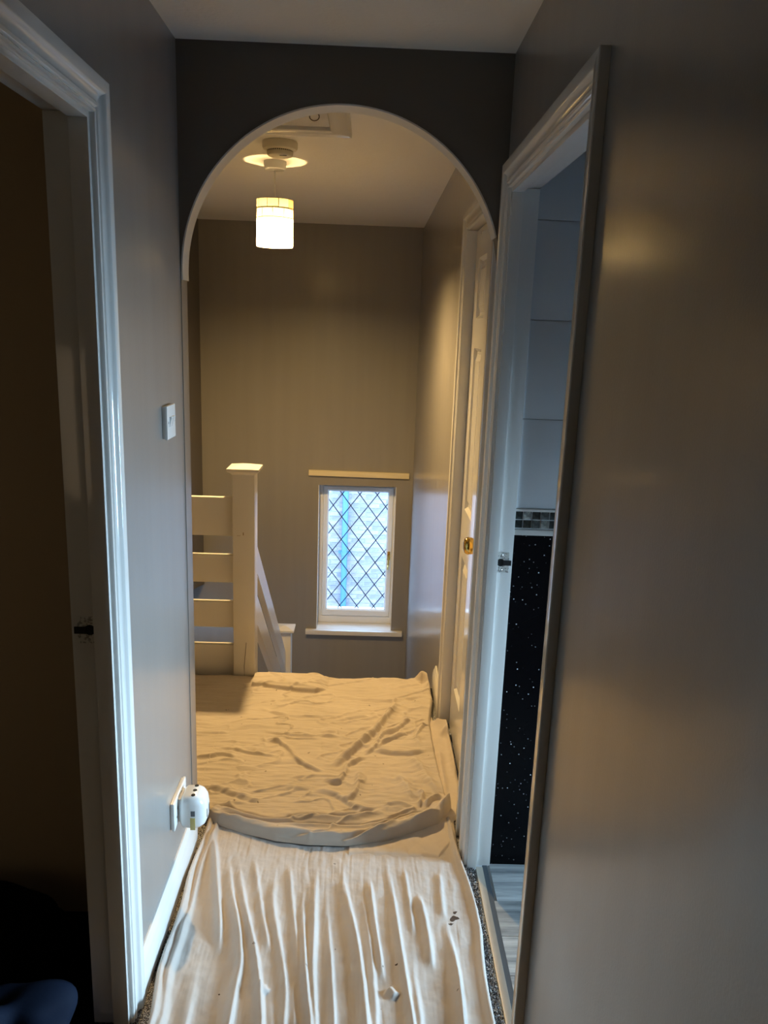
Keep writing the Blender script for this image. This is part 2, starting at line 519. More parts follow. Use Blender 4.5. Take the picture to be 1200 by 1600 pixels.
# arch wall
ACX, ACZ, AR = -0.0875, 1.776, 0.4375
bm = bmesh.new()
arc = [(ACX - AR * math.cos(t), ACZ + AR * math.sin(t)) for t in np.linspace(0, math.pi, 65)]
arc = [(ACX - AR, -0.0)] + arc + [(ACX + AR, 0.0)]
def arch_slab(bm, y0, y1, inner, x0, x1, zt):
    # strips between the opening's outline and the outer outline
    outer = []
    for (x, z) in inner:
        if z <= ACZ and x < ACX: outer.append((x0, z))
        elif z <= ACZ and x > ACX: outer.append((x1, z))
        else:
            t = (x - inner[1][0]) / (inner[-2][0] - inner[1][0])
            outer.append((x0 + (x1 - x0) * t, zt))
    outer[1] = (x0, ACZ); outer[-2] = (x1, ACZ)
    # extra corner points
    inn = [inner[0], inner[1], inner[1]] + inner[2:-2] + [inner[-2], inner[-2], inner[-1]]
    out_ = [outer[0], outer[1], (x0, zt)] + outer[2:-2] + [(x1, zt), outer[-2], outer[-1]]
    def V(p, y): return bm.verts.new((p[0], y, p[1]))
    for i in range(len(inn) - 1):
        a, b, c, d = inn[i], inn[i + 1], out_[i + 1], out_[i]
        for y in (y0, y1):
            pts = []
            for p in (a, b, c, d):
                if p not in pts: pts.append(p)
            if len(pts) > 2: bm.faces.new([V(p, y) for p in pts])
        if a != b: bm.faces.new((V(a, y0), V(b, y0), V(b, y1), V(a, y1)))
        if c != d: bm.faces.new((V(c, y0), V(d, y0), V(d, y1), V(c, y1)))
    bmesh.ops.remove_doubles(bm, verts=bm.verts[:], dist=1e-5)
arch_slab(bm, YA0, YA1, arc, XL, XR, ZC)
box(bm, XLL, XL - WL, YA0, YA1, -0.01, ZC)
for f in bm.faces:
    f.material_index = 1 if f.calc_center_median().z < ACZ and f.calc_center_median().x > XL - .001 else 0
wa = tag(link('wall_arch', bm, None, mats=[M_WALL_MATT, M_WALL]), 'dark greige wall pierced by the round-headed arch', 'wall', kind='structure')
bm = bmesh.new()
ts = np.linspace(-0.05, math.pi - 0.28, 72)
ring_i, ring_o = [], []
for t in ts:
    c, s = math.cos(t), math.sin(t)
    ring_i.append((ACX - (AR - 0.0045) * c, ACZ + (AR - 0.0045) * s)); ring_o.append((ACX - (AR - 0.0003) * c, ACZ + (AR - 0.0003) * s))
loops = []
for (a, b), (c, d) in zip(ring_i, ring_o):
    loops.append([(a, YA0 - 0.002, b), (a, YA1 + 0.002, b), (c, YA1 + 0.002, d), (c, YA0 - 0.002, d)])
prism(bm, loops)
ao = autosmooth(link('arch_lining', bm, M_RAIL, wa), 40)
ao['label'] = 'pale painted underside strip of the arch'

# ------------------------------------------------------------------ door casings
ARCH_PROF = [(0, 0), (0, .006), (.0015, .009), (.006, .010), (.0085, .0075), (.010, .0065), (.0125, .011), (.0175, .0125), (.020, .0095), (.022, .0070),
             (.026, .0065), (.034, .0085), (.039, .0125), (.041, .0165), (.0435, .0185), (.064, .0185), (.066, .0165), (.066, 0)]


def architrave_set(parent, X, n, y0, y1, H):
    def pt(kind, u, t, end):
        x = X + n * t
        if kind == 'near': return (x, y0 - u, 0.0 if end == 0 else H + u)
        if kind == 'far': return (x, y1 + u, 0.0 if end == 0 else H + u)
        return (x, (y0 - u) if end == 0 else (y1 + u), H + u)
    for kind in ('near', 'far', 'head'):
        bm = bmesh.new()
        prism(bm, [[pt(kind, u, t, e) for u, t in ARCH_PROF] for e in (0, 1)])
        autosmooth(link('architrave', bm, M_GLOSS, parent), 40)


def lining(parent, X, n, depth, y0, y1, H, stop_a, stop_b):
    """Board lining the opening; the wall goes from X back by depth (against n)."""
    xa, xb = X + n * 0.001, X - n * (depth + 0.001)
    lo, hi = min(xa, xb), max(xa, xb)
    for nm, d in (('lining', (lo, hi, y0 - 0.027, y0, 0, H)), ('lining', (lo, hi, y1, y1 + 0.027, 0, H)),
                  ('lining', (lo, hi, y0 - 0.027, y1 + 0.027, H, H + 0.027))):
        mbox(nm, M_GLOSS, d, parent, bev=0.0025)
    sa, sb = X - n * stop_a, X - n * stop_b
    lo, hi = min(sa, sb), max(sa, sb)
    for d in ((lo, hi, y0, y0 + 0.012, 0, H), (lo, hi, y1 - 0.012, y1, 0, H), (lo, hi, y0 + 0.012, y1 - 0.012, H - 0.012, H)):
        mbox('door_stop', M_GLOSS, d, parent, bev=0.0015)


def strike(parent, xc, w, y, z, n):
    """Keep plate on the far jamb, facing the camera side; n = direction of its lip in x."""
    bm = bmesh.new()
    box(bm, xc - w / 2, xc + w / 2, y - 0.0022, y, z - 0.030, z + 0.030, bev=0.0006)
    s = link('strike_plate', bm, M_PAINTED_STEEL, parent)
    s['label'] = 'paint-splashed metal strike plate'
    bm = bmesh.new(); lathe(bm, [(0, -0.0042), (0.0105, -0.0042), (0.0115, -0.0028), (0.0115, -0.0018)], (xc - n * 0.006, y, z), 'y', 20)
    link('latch_hole', bm, M_DARK, s)
    bm = bmesh.new(); box(bm, min(xc, xc + n * (w / 2 + .006)), max(xc, xc + n * (w / 2 + .006)), y - 0.0065, y - 0.0022, z - 0.008, z + 0.007, bev=0.0012)
    link('lip', bm, M_DARK, s)
    for dz in (-0.022, 0.022):
        bm = bmesh.new(); lathe(bm, [(0, -0.0034), (0.0022, -0.0034), (0.0036, -0.0022)], (xc - n * 0.004, y, z + dz), 'y', 12)
        link('screw', bm, M_STEEL, s)


d_bath = empty('door_1', 'white casing of the open bathroom doorway on the right', 'door', 'structure')
architrave_set(d_bath, XR, -1, D1[0], D1[1], HO)
lining(d_bath, XR, -1, WR, D1[0], D1[1], HO, 0.0, 0.030)
strike(d_bath, 0.398, 0.036, D1[1], 1.000, 1)

d_bed = empty('door_2', 'white casing of the dark bedroom doorway on the left', 'door', 'structure')
architrave_set(d_bed, XL, 1, D3[0], D3[1], HO)
lining(d_bed, XL, 1, WL, D3[0], D3[1], HO, 0.0, 0.036)
strike(d_bed, -0.580, 0.040, D3[1], 1.003, -1)

d_land = empty('door_3', 'closed white panelled door beyond the arch, brass knob', 'door', 'structure')
architrave_set(d_land, XR, -1, D2[0] - 0.0, D2[1], HO)
lining(d_land, XR, -1, WR, D2[0], D2[1], HO, 0.068, 0.073)
boxes('wall_behind_door', M_CEIL, [(XR + WR, 1.3, 2.27, 2.33, -.05, ZC), (XR + WR, 1.3, 3.3, 3.36, -.05, ZC), (1.3, 1.36, 2.27, 3.36, -.05, ZC), (XR + .02, 1.36, 2.27, 3.36, -.1, -.005)],
      'walls of the closed room behind the landing door, out of view', 'wall')
# six-panel leaf: frame members, sunk fields, raised centres
LX = 0.383
bm = bmesh.new()
y0, y1, z0, z1 = D2[0] + 0.003, D2[1] - 0.003, 0.006, HO - 0.003
box(bm, LX + 0.014, LX + 0.033, y0, y1, z0, z1)
cols = [(y0 + 0.1, (y0 + y1) / 2 - 0.05), ((y0 + y1) / 2 + 0.05, y1 - 0.1)]
rows = [(0.21, 0.78), (0.97, 1.585), (1.69, 1.905)]
def chamfered_frame(bm):
    # stiles and rails as plates with chamfered inner edges: build as grid of quads with recesses
    ys = [y0] + [v for c in cols for v in c] + [y1]
    zs = [z0] + [v for r in rows for v in r] + [z1]
    xf = LX
    for i in range(len(ys) - 1):
        for j in range(len(zs) - 1):
            a, b, c, d = ys[i], ys[i + 1], zs[j], zs[j + 1]
            if i % 2 == 1 and j % 2 == 1:
                m = 0.012
                f0 = [(xf, a, c), (xf, b, c), (xf, b, d), (xf, a, d)]
                f1 = [(xf + .012, a + m, c + m), (xf + .012, b - m, c + m), (xf + .012, b - m, d - m), (xf + .012, a + m, d - m)]
                m2 = 0.022
                f2 = [(xf + .012, a + m2, c + m2), (xf + .012, b - m2, c + m2), (xf + .012, b - m2, d - m2), (xf + .012, a + m2, d - m2)]
                m3 = 0.045
                f3 = [(xf + .002, a + m3, c + m3), (xf + .002, b - m3, c + m3), (xf + .002, b - m3, d - m3), (xf + .002, a + m3, d - m3)]
                R = [[bm.verts.new(p) for p in f] for f in (f0, f1, f2, f3)]
                for r0, r1 in zip(R, R[1:]):
                    for k in range(4):
                        bm.faces.new((r0[k], r0[(k + 1) % 4], r1[(k + 1) % 4], r1[k]))
                bm.faces.new(R[-1])
            else:
                bm.faces.new([bm.verts.new(p) for p in ((xf, a, c), (xf, b, c), (xf, b, d), (xf, a, d))])
    for (p, q) in (((xf, y0, z0), (xf, y0, z1)), ((xf, y1, z0), (xf, y1, z1)), ((xf, y0, z0), (xf, y1, z0)), ((xf, y0, z1), (xf, y1, z1))):
        bm.faces.new([bm.verts.new(v) for v in (p, q, (LX + .014, q[1], q[2]), (LX + .014, p[1], p[2]))])
chamfered_frame(bm)
bmesh.ops.remove_doubles(bm, verts=bm.verts[:], dist=1e-5)
leaf = link('door_leaf', bm, M_GLOSS, d_land)
bm = bmesh.new()
lathe(bm, [(0.026, 0), (0.026, -0.004), (0.012, -0.007), (0.010, -0.022), (0.018, -0.027), (0.027, -0.036), (0.0285, -0.050), (0.024, -0.060), (0.012, -0.064), (0, -0.065)],
      (LX, 2.465, 0.968), 'x', 28)
k = link('knob', bm, M_BRASS, leaf, smooth=True); k['label'] = 'polished brass door knob'
bm = bmesh.new(); tube(bm, [(LX - .002, 2.88, 1.985), (LX - .012, 2.88, 1.983), (LX - .012, 2.88, 1.972)], 0.0016, 6)
link('hook', bm, M_STEEL, leaf)

# ------------------------------------------------------------------ baseboards
BASE_PROF = [(0, 0), (.016, 0), (.016, .082), (.013, .088), (.013, .094), (.009, .100), (.007, .108), (.004, .114), (0, .114)]
def baseboard(name, X, n, ya, yb, label):
    bm = bmesh.new()
    prism(bm, [[(X + n * t, y, z) for t, z in BASE_PROF] for y in (ya, yb)])
    return tag(autosmooth(link(name, bm, M_GLOSS), 40), label, 'baseboard', kind='structure')
baseboard('baseboard_left', XL, 1, D3[1] + 0.0665, YA0 + 0.0, 'white moulded baseboard of the left corridor wall below the socket')
baseboard('baseboard_left_near', XL, 1, YB, D3[0] - 0.0665, 'white moulded baseboard left beside the viewer')
baseboard('baseboard_right_near', XR, -1, YB, D1[0] - 0.0665, 'white moulded baseboard right beside the viewer')
baseboard('baseboard_landing', XR, -1, D2[1] + 0.0665, YE - 0.02, 'short white baseboard beside the landing door at the top of the stairs')

# ------------------------------------------------------------------ window
win = empty('window_1', 'small white leaded casement window over the stairs', 'window', 'structure')
YW = 6.085
def frame_part(name, m, x0, x1, z0, z1, w, ya, yb, parent, bev=0.004, wb=None):
    """four mitred members as one frame"""
    wb = wb or w
    bm = bmesh.new()
    c = min(w * 0.28, 0.012)
    outer = [(x0, z0), (x1, z0), (x1, z1), (x0, z1)]
    def inset(d, db): return [(x0 + d, z0 + db), (x1 - d, z0 + db), (x1 - d, z1 - d), (x0 + d, z1 - d)]
    rings = [(outer, yb), (outer, ya + c * .3), (inset(c * .5, c * .5), ya), (inset(w - c, wb - c), ya), (inset(w, wb), ya + c), (inset(w, wb), yb)]
    R = [[bm.verts.new((p[0], y, p[1])) for p in r] for r, y in rings]
    R.append(R[0])
    for a, b in zip(R, R[1:]):
        for k in range(4):
            bm.faces.new((a[k], a[(k + 1) % 4], b[(k + 1) % 4], b[k]))
    return link(name, bm, m, parent)
frame_part('window_frame', M_PVC, WX0 + .001, WX1 + .012, WZ0 + .006, WZ1 + .004, 0.036, YW, YW + 0.07, win, wb=0.064)
cas = frame_part('casement', M_PVC, WX0 + .035, WX1 - .018, WZ0 + .070, WZ1 - .034, 0.040, YW - 0.008, YW + 0.05, win, wb=0.058)
GX0, GX1, GZ0, GZ1 = WX0 + .073, WX1 - .056, WZ0 + .126, WZ1 - .072
gp = mbox('window_pane', M_GLASS, (GX0, GX1, YW + 0.020, YW + 0.026, GZ0, GZ1), cas)
# lead cames in a diamond net
sx, sz = 0.138, 0.185
px, pz = -0.190, 0.362
cnt = 0
for sgn in (1, -1):
    for k in range(-8, 12):
        # line through (px + k*sx, pz) with slope sgn*sz/sx
        s = sgn * sz / sx
        xk = px + k * sx
        pts = []
        for X in (GX0, GX1):
            z = pz + s * (X - xk)
            if GZ0 <= z <= GZ1: pts.append((X, z))
        for Z in (GZ0, GZ1):
            x = xk + (Z - pz) / s
            if GX0 < x < GX1: pts.append((x, Z))
        if len(pts) < 2: continue
        a, b = Vector((pts[0][0], 0, pts[0][1])), Vector((pts[1][0], 0, pts[1][1]))
        if (b - a).length < 0.02: continue
        d = (b - a).normalized(); nrm = Vector((-d.z, 0, d.x)) * 0.0036
        bm = bmesh.new()
        prism(bm, [[p + nrm + Vector((0, YW + .0200, 0)), p - nrm + Vector((0, YW + .0200, 0)), p - nrm * .5 + Vector((0, YW + .0182, 0)), p + nrm * .5 + Vector((0, YW + .0182, 0))] for p in (a, b)])
        link('lead_strip', bm, M_LEAD, cas)
# handle
bm = bmesh.new()
hx, hz = WX1 - .036, -0.125
box(bm, hx - .012, hx + .012, YW - .016, YW - .008, hz - .035, hz + .035, bev=.003)
lathe(bm, [(0.010, 0), (0.010, -.022), (0.006, -.026), (0, -.026)], (hx, YW - .014, hz), 'y', 16)
tube(bm, [(hx, YW - .034, hz + .012), (hx - .001, YW - .040, hz - .02), (hx - .004, YW - .046, hz - .07), (hx - .006, YW - .044, hz - .105)], 0.006, 8)
h = autosmooth(link('window_handle', bm, M_BRASS, win), 40); h['label'] = 'brass window handle'
sill = mbox('window_sill', M_GLOSS, (-0.451, 0.317, 5.900, YF + .001, -0.743, -0.706), win, bev=0.006)
mbox('reveal_sill', M_GLOSS, (WX0 + .001, WX1 - .001, YF - .002, YW + .03, -0.725, -0.7055), win, bev=0.001)
mbox('reveal_side', M_GLOSS, (WX0, WX0 + .004, YF, YW, WZ0 + .007, WZ1), win)
mbox('reveal_side', M_GLOSS, (WX1 - .004, WX1, YF, YW, WZ0 + .007, WZ1), win)

bt = mbox('wall_batten', M_BATTEN, (-0.446, 0.318, YF - 0.022, YF, 0.533, 0.575), bev=0.0015)
bt.rotation_euler = (0, 0.006, 0)
tag(bt, 'narrow cream batten fixed to the far wall just above the window', 'batten')

# ------------------------------------------------------------------ outside: brick wall, pipe, ground
YBW = 12.7
nb = tag(boxes('wall_neighbour', M_MORTAR, [(-4, 4, YBW, YBW + 0.2, -3.6, 1.2)], 'weathered pale brick wall of the house opposite, through the window', 'wall'))
bm0 = bmesh.new(); box(bm0, -0.1065, 0.1065, -0.012, 0.03, -0.0315, 0.0315, bev=0.0)
me0 = bpy.data.meshes.new('brick'); bm0.to_mesh(me0); bm0.free()
brick_meshes = []
for m in M_BRICK:
    mm = me0.copy(); mm.materials.append(m); brick_meshes.append(mm)
for r in range(31):
    z = -3.08 + r * 0.075
    off = 0.1125 if r % 2 else 0
    for c in range(7):
        x = -0.90 + off + c * 0.225
        o = bpy.data.objects.new('brick', random.choice(brick_meshes))
        COL.objects.link(o); o.parent = nb
        o.location = (x + random.uniform(-.002, .002), YBW + random.uniform(-.003, .002), z)
bm = bmesh.new()
for r in range(60):
    z = -3.53 + r * 0.075
    off = 0.1125 if r % 2 else 0
    for c in range(-17, 17):
        x = -0.90 + off + c * 0.225
        if -3.1 < z < -0.8 and 0 <= c < 7: continue
        if abs(x) > 3.8 or z > 1.1: continue
        box(bm, x - .1065, x + .1065, YBW - .012, YBW + .01, z - .0315, z + .0315)
o = link('brickwork', bm, M_BRICK[0], nb); o['kind'] = 'stuff'
PD = 0.105
pipe = empty('drainpipe', 'blue-grey drainpipe on the brick wall outside, seen through the window', 'pipe')
bm = bmesh.new(); lathe(bm, [(0, -3.55), (0.05, -3.55), (0.05, 1.1), (0, 1.1)], (-0.335, YBW - PD, 0), 'z', 20)
link('pipe', bm, M_PIPE, pipe, smooth=False); autosmooth(pipe.children[0])
for z in (-2.0, -0.2):
    bm = bmesh.new(); lathe(bm, [(.05, -.03), (.058, -.03), (.058, .03), (.05, .03)], (-0.335, YBW - PD, z), 'z', 20)
    box(bm, -.435, -.235, YBW - 0.06, YBW - 0.0165, z - .02, z + .02)
    link('pipe_bracket', bm, M_PIPE, pipe)
tag(mbox('ground', M_GROUND, (-6, 6, YR + 0.0, YBW + 1, -3.75, -3.6)), 'grey paving between the houses outside', 'ground', kind='structure')

# ------------------------------------------------------------------ bathroom shell
XB0, XB1, YBa, YBb = XR + WR, 2.30, 0.55, 2.19
boxes('floor_bathroom', M_GROUT, [(XR + 0.019, XB1, YBa, YBb, -0.06, -0.006)], 'bathroom floor under grey wood-look planks', 'floor')
fb = bpy.data.objects['floor_bathroom']
bx0 = 0.425
r = 0
y = YBb - 0.168 - 0.0
rows_y = [(2.022, YBb), (1.883, 2.0215)]
yy = 1.8825
while yy > YBa + 0.02:
    rows_y.append((max(yy - 0.139, YBa), yy - 0.0005)); yy -= 0.1395
for i, (a, b) in enumerate(rows_y):
    x = bx0; first = 0.35 + 0.31 * ((i * 7) % 4)
    while x < XB1 - 0.01:
        x2 = min(x + first, XB1); first = 1.2
        if x == bx0 and D1[0] < (a + b) / 2 < D1[1]:
            xa = 0.4165 if b <= D1[1] else bx0
        else:
            xa = x
        o = mbox('floor_plank', M_PLANK[(i * 5 + int(x * 3)) % 3], (xa, x2 - 0.0008, a, b - 0.0008, -0.006, 0.0 + random.uniform(-.0004, .0002)), fb, bev=0.0006)
        x = x2
boxes('ceiling_bathroom', M_BATH, [(XB0, XB1 + .1, YBa, YBb + 0.05, 2.32, 2.345)], 'white bathroom ceiling', 'ceiling')
boxes('wall_bathroom_near', M_BATH, [(XB0, XB1 + .1, YBa - 0.1, YBa, -0.06, 2.32)], 'pale bathroom wall on the near side, out of view', 'wall')
wb = boxes('wall_bathroom_far', M_GROUT, [(XB0, XB1 + .1, YBb + 0.006, YBb + 0.07, -0.06, 2.32)],
           'bathroom wall of white tiles above a mosaic band and black sparkly panel', 'wall')
boxes('wall_bathroom_window', M_BATH, [(XB1, XB1 + .1, YBa, 1.55, -.06, 2.32), (XB1, XB1 + .1, 2.16, YBb + .006, -.06, 2.32),
                                       (XB1, XB1 + .1, 1.55, 2.16, -.06, 0.45), (XB1, XB1 + .1, 1.55, 2.16, 1.27, 2.32)],
      'pale bathroom wall around its window, out of view', 'wall')
w2 = empty('window_2', 'white framed frosted bathroom window, out of view', 'window', 'structure')
for d in ((XB1, XB1 + .06, 1.55, 1.60, .45, 1.27), (XB1, XB1 + .06, 2.11, 2.16, .45, 1.27), (XB1, XB1 + .06, 1.60, 2.11, .45, .50), (XB1, XB1 + .06, 1.60, 2.11, 1.22, 1.27)):
    mbox('window_frame', M_PVC, d, w2, bev=.003)
mbox('window_pane', M_FROST, (XB1 + .02, XB1 + .026, 1.60, 2.11, .50, 1.22), w2)
# panel, mosaic, tiles
pn = mbox('sparkle_panel', M_PANEL, (XB0 - 0.002, XB1, YBb - 0.002, YBb + 0.006, 0.0, 1.081), wb); pn['label'] = 'black panel with silver flecks'
mbox('trim_strip', M_GLOSS, (XB0 - 0.002, XB1, YBb - 0.007, YBb + 0.006, 1.081, 1.097), wb, bev=.003)['label'] = 'white strip under the mosaic'
mbox('trim_strip', M_GLOSS, (XB0 - 0.002, XB1, YBb - 0.006, YBb + 0.006, 1.1505, 1.158), wb, bev=.002)['label'] = 'white strip above the mosaic'
mosm = []
bm = bmesh.new(); box(bm, -.0112, .0112, 0.0035, .008, -.0112, .0112, bev=.0006)
me = bpy.data.meshes.new('mosaic_tile'); bm.to_mesh(me); bm.free()
for m in M_MOS:
    q = me.copy(); q.materials.append(m); mosm.append(q)
pat = [[0, 4, 1, 3, 0, 2, 1, 4], [0, 1, 3, 4, 0, 1, 2, 0]]
for r_ in range(2):
    for c in range(74):
        o = bpy.data.objects.new('mosaic_tile', mosm[pat[r_][c] if c < 8 else random.randrange(5)])
        COL.objects.link(o); o.parent = wb
        o.location = (0.4375 + c * 0.0252, YBb, 1.1372 - r_ * 0.0252)
tz = [1.159, 1.413, 1.680, 1.935, 2.19, 2.319]
for a, b in zip(tz, tz[1:]):
    x = XB0 - 0.001
    for w in (0.40,) * 5:
        x2 = min(x + w, XB1)
        if x2 - x < .02: break
        yo = random.uniform(-.0006, .0006)
        mbox('wall_tile', M_WTILE, (x, x2 - .0010, YBb - .0005 + yo, YBb + .006, a + .0008, b - .0008), wb, bev=.0012)
        x = x2

# ------------------------------------------------------------------ carpet edge and threshold bar
bar = tag(mbox('threshold_bar', M_ALU, (0.3790, 0.4010, D1[0] + 0.001, D1[1] - 0.014, -0.004, 0.006), bev=.0028),
          'narrow metal threshold bar between the carpet and bathroom planks', 'threshold bar')
tag(mbox('threshold_strip', mat('dark_grey_strip', (0.05, 0.06, 0.07), .5), (0.4015, 0.4160, D1[0] + 0.001, D1[1] - 0.001, -0.004, 0.001)),
    'dark grey strip between the metal threshold bar and the bathroom planks', 'floor strip')
bm = bmesh.new()
rng = np.random.RandomState(3)
for i in range(5200):
    x = rng.uniform(0.325, 0.3775); y = rng.uniform(D1[0] + .004, D1[1] - .016); s = rng.uniform(.0016, .0030)
    z = 0.0005 + rng.uniform(0, .004)
    p = [bm.verts.new((x + s * rng.uniform(-1, 1), y + s * rng.uniform(-1, 1), z + s * rng.uniform(-.3, 1))) for _ in range(3)]
    t = bm.verts.new((x, y, z - .004))
    for a, b in ((0, 1), (1, 2), (2, 0)): bm.faces.new((p[a], p[b], t))
    f = bm.faces.new(p)
    mi = int(rng.randint(3))
    for f in p[0].link_faces: f.material_index = mi
co = link('carpet_pile', bm, None, mats=[mat('pile_black', (.03, .03, .035), .9), mat('pile_grey', (.25, .25, .26), .9), mat('pile_white', (.75, .72, .70), .9)])
tag(co, 'speckled grey loop carpet showing between the dust sheet and threshold bar', 'carpet', kind='stuff')

# ------------------------------------------------------------------ bedroom beyond the left doorway
bxa, bxb = -3.0, XL - WL
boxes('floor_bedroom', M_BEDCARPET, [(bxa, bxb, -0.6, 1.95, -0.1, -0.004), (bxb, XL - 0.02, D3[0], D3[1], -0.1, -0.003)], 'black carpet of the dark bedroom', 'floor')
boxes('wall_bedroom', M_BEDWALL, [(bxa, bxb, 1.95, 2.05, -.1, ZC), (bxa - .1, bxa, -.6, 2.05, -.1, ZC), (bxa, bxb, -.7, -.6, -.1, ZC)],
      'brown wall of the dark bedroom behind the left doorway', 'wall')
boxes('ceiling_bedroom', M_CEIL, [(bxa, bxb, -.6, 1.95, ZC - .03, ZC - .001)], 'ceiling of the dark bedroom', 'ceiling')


def blob(name, m, c, r, seed, parent=None, amp=0.25, floor_z=0.0):
    bm = bmesh.new(); bmesh.ops.create_icosphere(bm, subdivisions=5, radius=1)
    rs = np.random.RandomState(seed); dirs = rs.normal(size=(14, 3)); ph = rs.uniform(0, 6, 14); fr = rs.uniform(1.5, 5, 14)
    for v in bm.verts:
        d = sum(math.sin(fr[i] * v.co.dot(Vector(dirs[i])) + ph[i]) / fr[i] for i in range(14)) * amp * .35
        co = v.co * (1 + d)
        v.co = Vector((c[0] + co.x * r[0], c[1] + co.y * r[1], max(floor_z, c[2] + co.z * r[2])))
    return link(name, bm, m, parent, smooth=True)


bag = empty('holdall', 'slumped black fabric bag on the bedroom floor behind the doorway', 'bag')
blob('bag_body', M_BLACKFAB, (-0.99, 1.72, 0.08), (0.24, 0.15, 0.13), 2, bag)
bm = bmesh.new(); tube(bm, [(-1.08, 1.70, .18), (-1.06, 1.66, .23), (-.98, 1.65, .25), (-.90, 1.66, .23), (-.88, 1.70, .17)], .010, 8)
link('handle', bm, M_BLACKFAB, bag, smooth=True)
nv = blob('clothing_bundle', M_NAVY, (-0.765, 1.47, 0.065), (0.10, 0.075, 0.085), 5, amp=1.0)
tag(nv, 'crumpled navy blue fabric bundle on the floor at the bottom left', 'clothing')

# ------------------------------------------------------------------ balustrade and stairs
bal = empty('balustrade', 'cream painted balustrade of wide horizontal boards beyond the arch', 'balustrade')
NX = -0.5465
def newel(cx, cy, zt, zb, s=0.049):
    bm = bmesh.new(); box(bm, cx - s, cx + s, cy - s, cy + s, zb, zt, bev=.002)
    n = autosmooth(link('newel_post', bm, M_RAIL, bal), 50)
    bm = bmesh.new()
    def sq(h, z): return [(cx - h, cy - h, z), (cx + h, cy - h, z), (cx + h, cy + h, z), (cx - h, cy + h, z)]
    prism(bm, [sq(s + .001, zt - .004), sq(s + .004, zt), sq(s + .012, zt + .006), sq(s + .020, zt + .010), sq(s + .022, zt + .013), sq(s + .022, zt + .024), sq(.012, zt + .038), sq(.002, zt + .039)])
    link('newel_cap', bm, M_RAIL, n)
    return n
n1_ = newel(NX, 3.4995, 0.995, -0.22)
# split line in the timber and filler marks
bm = bmesh.new(); tube(bm, [(NX + .002, 3.4500, .01), (NX, 3.4500, .08), (NX + .006, 3.4500, .15), (NX + .010, 3.4500, .20)], .0009, 4)
link('timber_split', bm, M_DARK, n1_)
bm = bmesh.new(); box(bm, NX - .003, NX + .001, 3.4496, 3.4506, .715, .728); box(bm, NX - .030, NX - .014, 3.4497, 3.4506, .712, .7135)
link('screw_hole', bm, mat('old_filler', (.35, .25, .12), .8), n1_)
for zt, zb in ((0.879, 0.701), (0.610, 0.479), (0.385, 0.260), (0.173, 0.010)):
    bm = bmesh.new()
    box(bm, XLL + .001, NX - .050, 3.484, 3.515, zb, zt, bev=.003)
    autosmooth(link('rail_board', bm, M_RAIL, bal), 50)
n2_ = newel(NX, 5.245, -0.452, ZB - 0.15)
# sloping boards
y_a, y_b = 3.549, 5.196
S = -0.826
def zt1(y): return 0.559 + S * (y - 3.80)
for top, wv in ((0.0, 0.147), (-0.258, 0.160)):
    bm = bmesh.new()
    x0_, x1_ = NX - .016, NX + .016
    loops = []
    for y in (y_a, y_b):
        z = zt1(y) + top
        loops.append([(x0_, y, z), (x1_, y, z), (x1_, y, z - wv), (x0_, y, z - wv)])
    prism(bm, loops)
    bmesh.ops.bevel(bm, geom=[e for e in bm.edges if abs((e.verts[0].co - e.verts[1].co).y) > 1], offset=.003, segments=2, affect='EDGES')
    autosmooth(link('sloping_board', bm, M_RAIL, bal), 50)
tag(bal, 'cream painted balustrade of wide boards between square posts, left of the window')

st = empty('stairs', 'stairs going down from the landing, hidden behind its edge', 'stairs', 'structure')
for i in range(8):
    y = YE + 0.002 + i * 0.217
    z = -(i + 1) * 0.1945
    mbox('step', M_UNDER, (NX + .05, XR - .002, y, y + 0.235, z - 0.19, z), st, bev=.008)
mbox('stringer', M_RAIL, (XLL, NX - .05, YE + .001, YE + .03, -0.21, -0.005), st)

# ------------------------------------------------------------------ pendant lamp
LXc, LYc = -0.4515, 3.79
lamp = empty('pendant_lamp', 'lit pendant lamp with a cylinder shade of capiz shell tiles', 'lamp')
bm = bmesh.new(); lathe(bm, [(0, 2.3495), (.050, 2.3495), (.051, 2.340), (.047, 2.318), (.043, 2.314), (.006, 2.311), (0, 2.311)], (LXc, LYc, 0), 'z', 36)
autosmooth(link('ceiling_rose', bm, M_PLASTIC, lamp), 30)
bm = bmesh.new(); lathe(bm, [(0, 2.312), (.0032, 2.312), (.0032, 2.13), (0, 2.13)], (LXc, LYc, 0), 'z', 12)
link('cord', bm, M_PLASTIC, lamp, smooth=True)
bm = bmesh.new(); lathe(bm, [(0, 2.135), (.009, 2.135), (.016, 2.125), (.019, 2.08), (.017, 2.052), (0, 2.052)], (LXc, LYc, 0), 'z', 20)
autosmooth(link('lamp_holder', bm, M_PLASTIC, lamp), 30)
RT = 0.0815
ZT, ZBt = 2.187, 1.988
rows_n, cols_n = 5, 10
bm = bmesh.new()
for zz in (ZT + .001, ZBt - .001):
    for a in range(48):
        pass
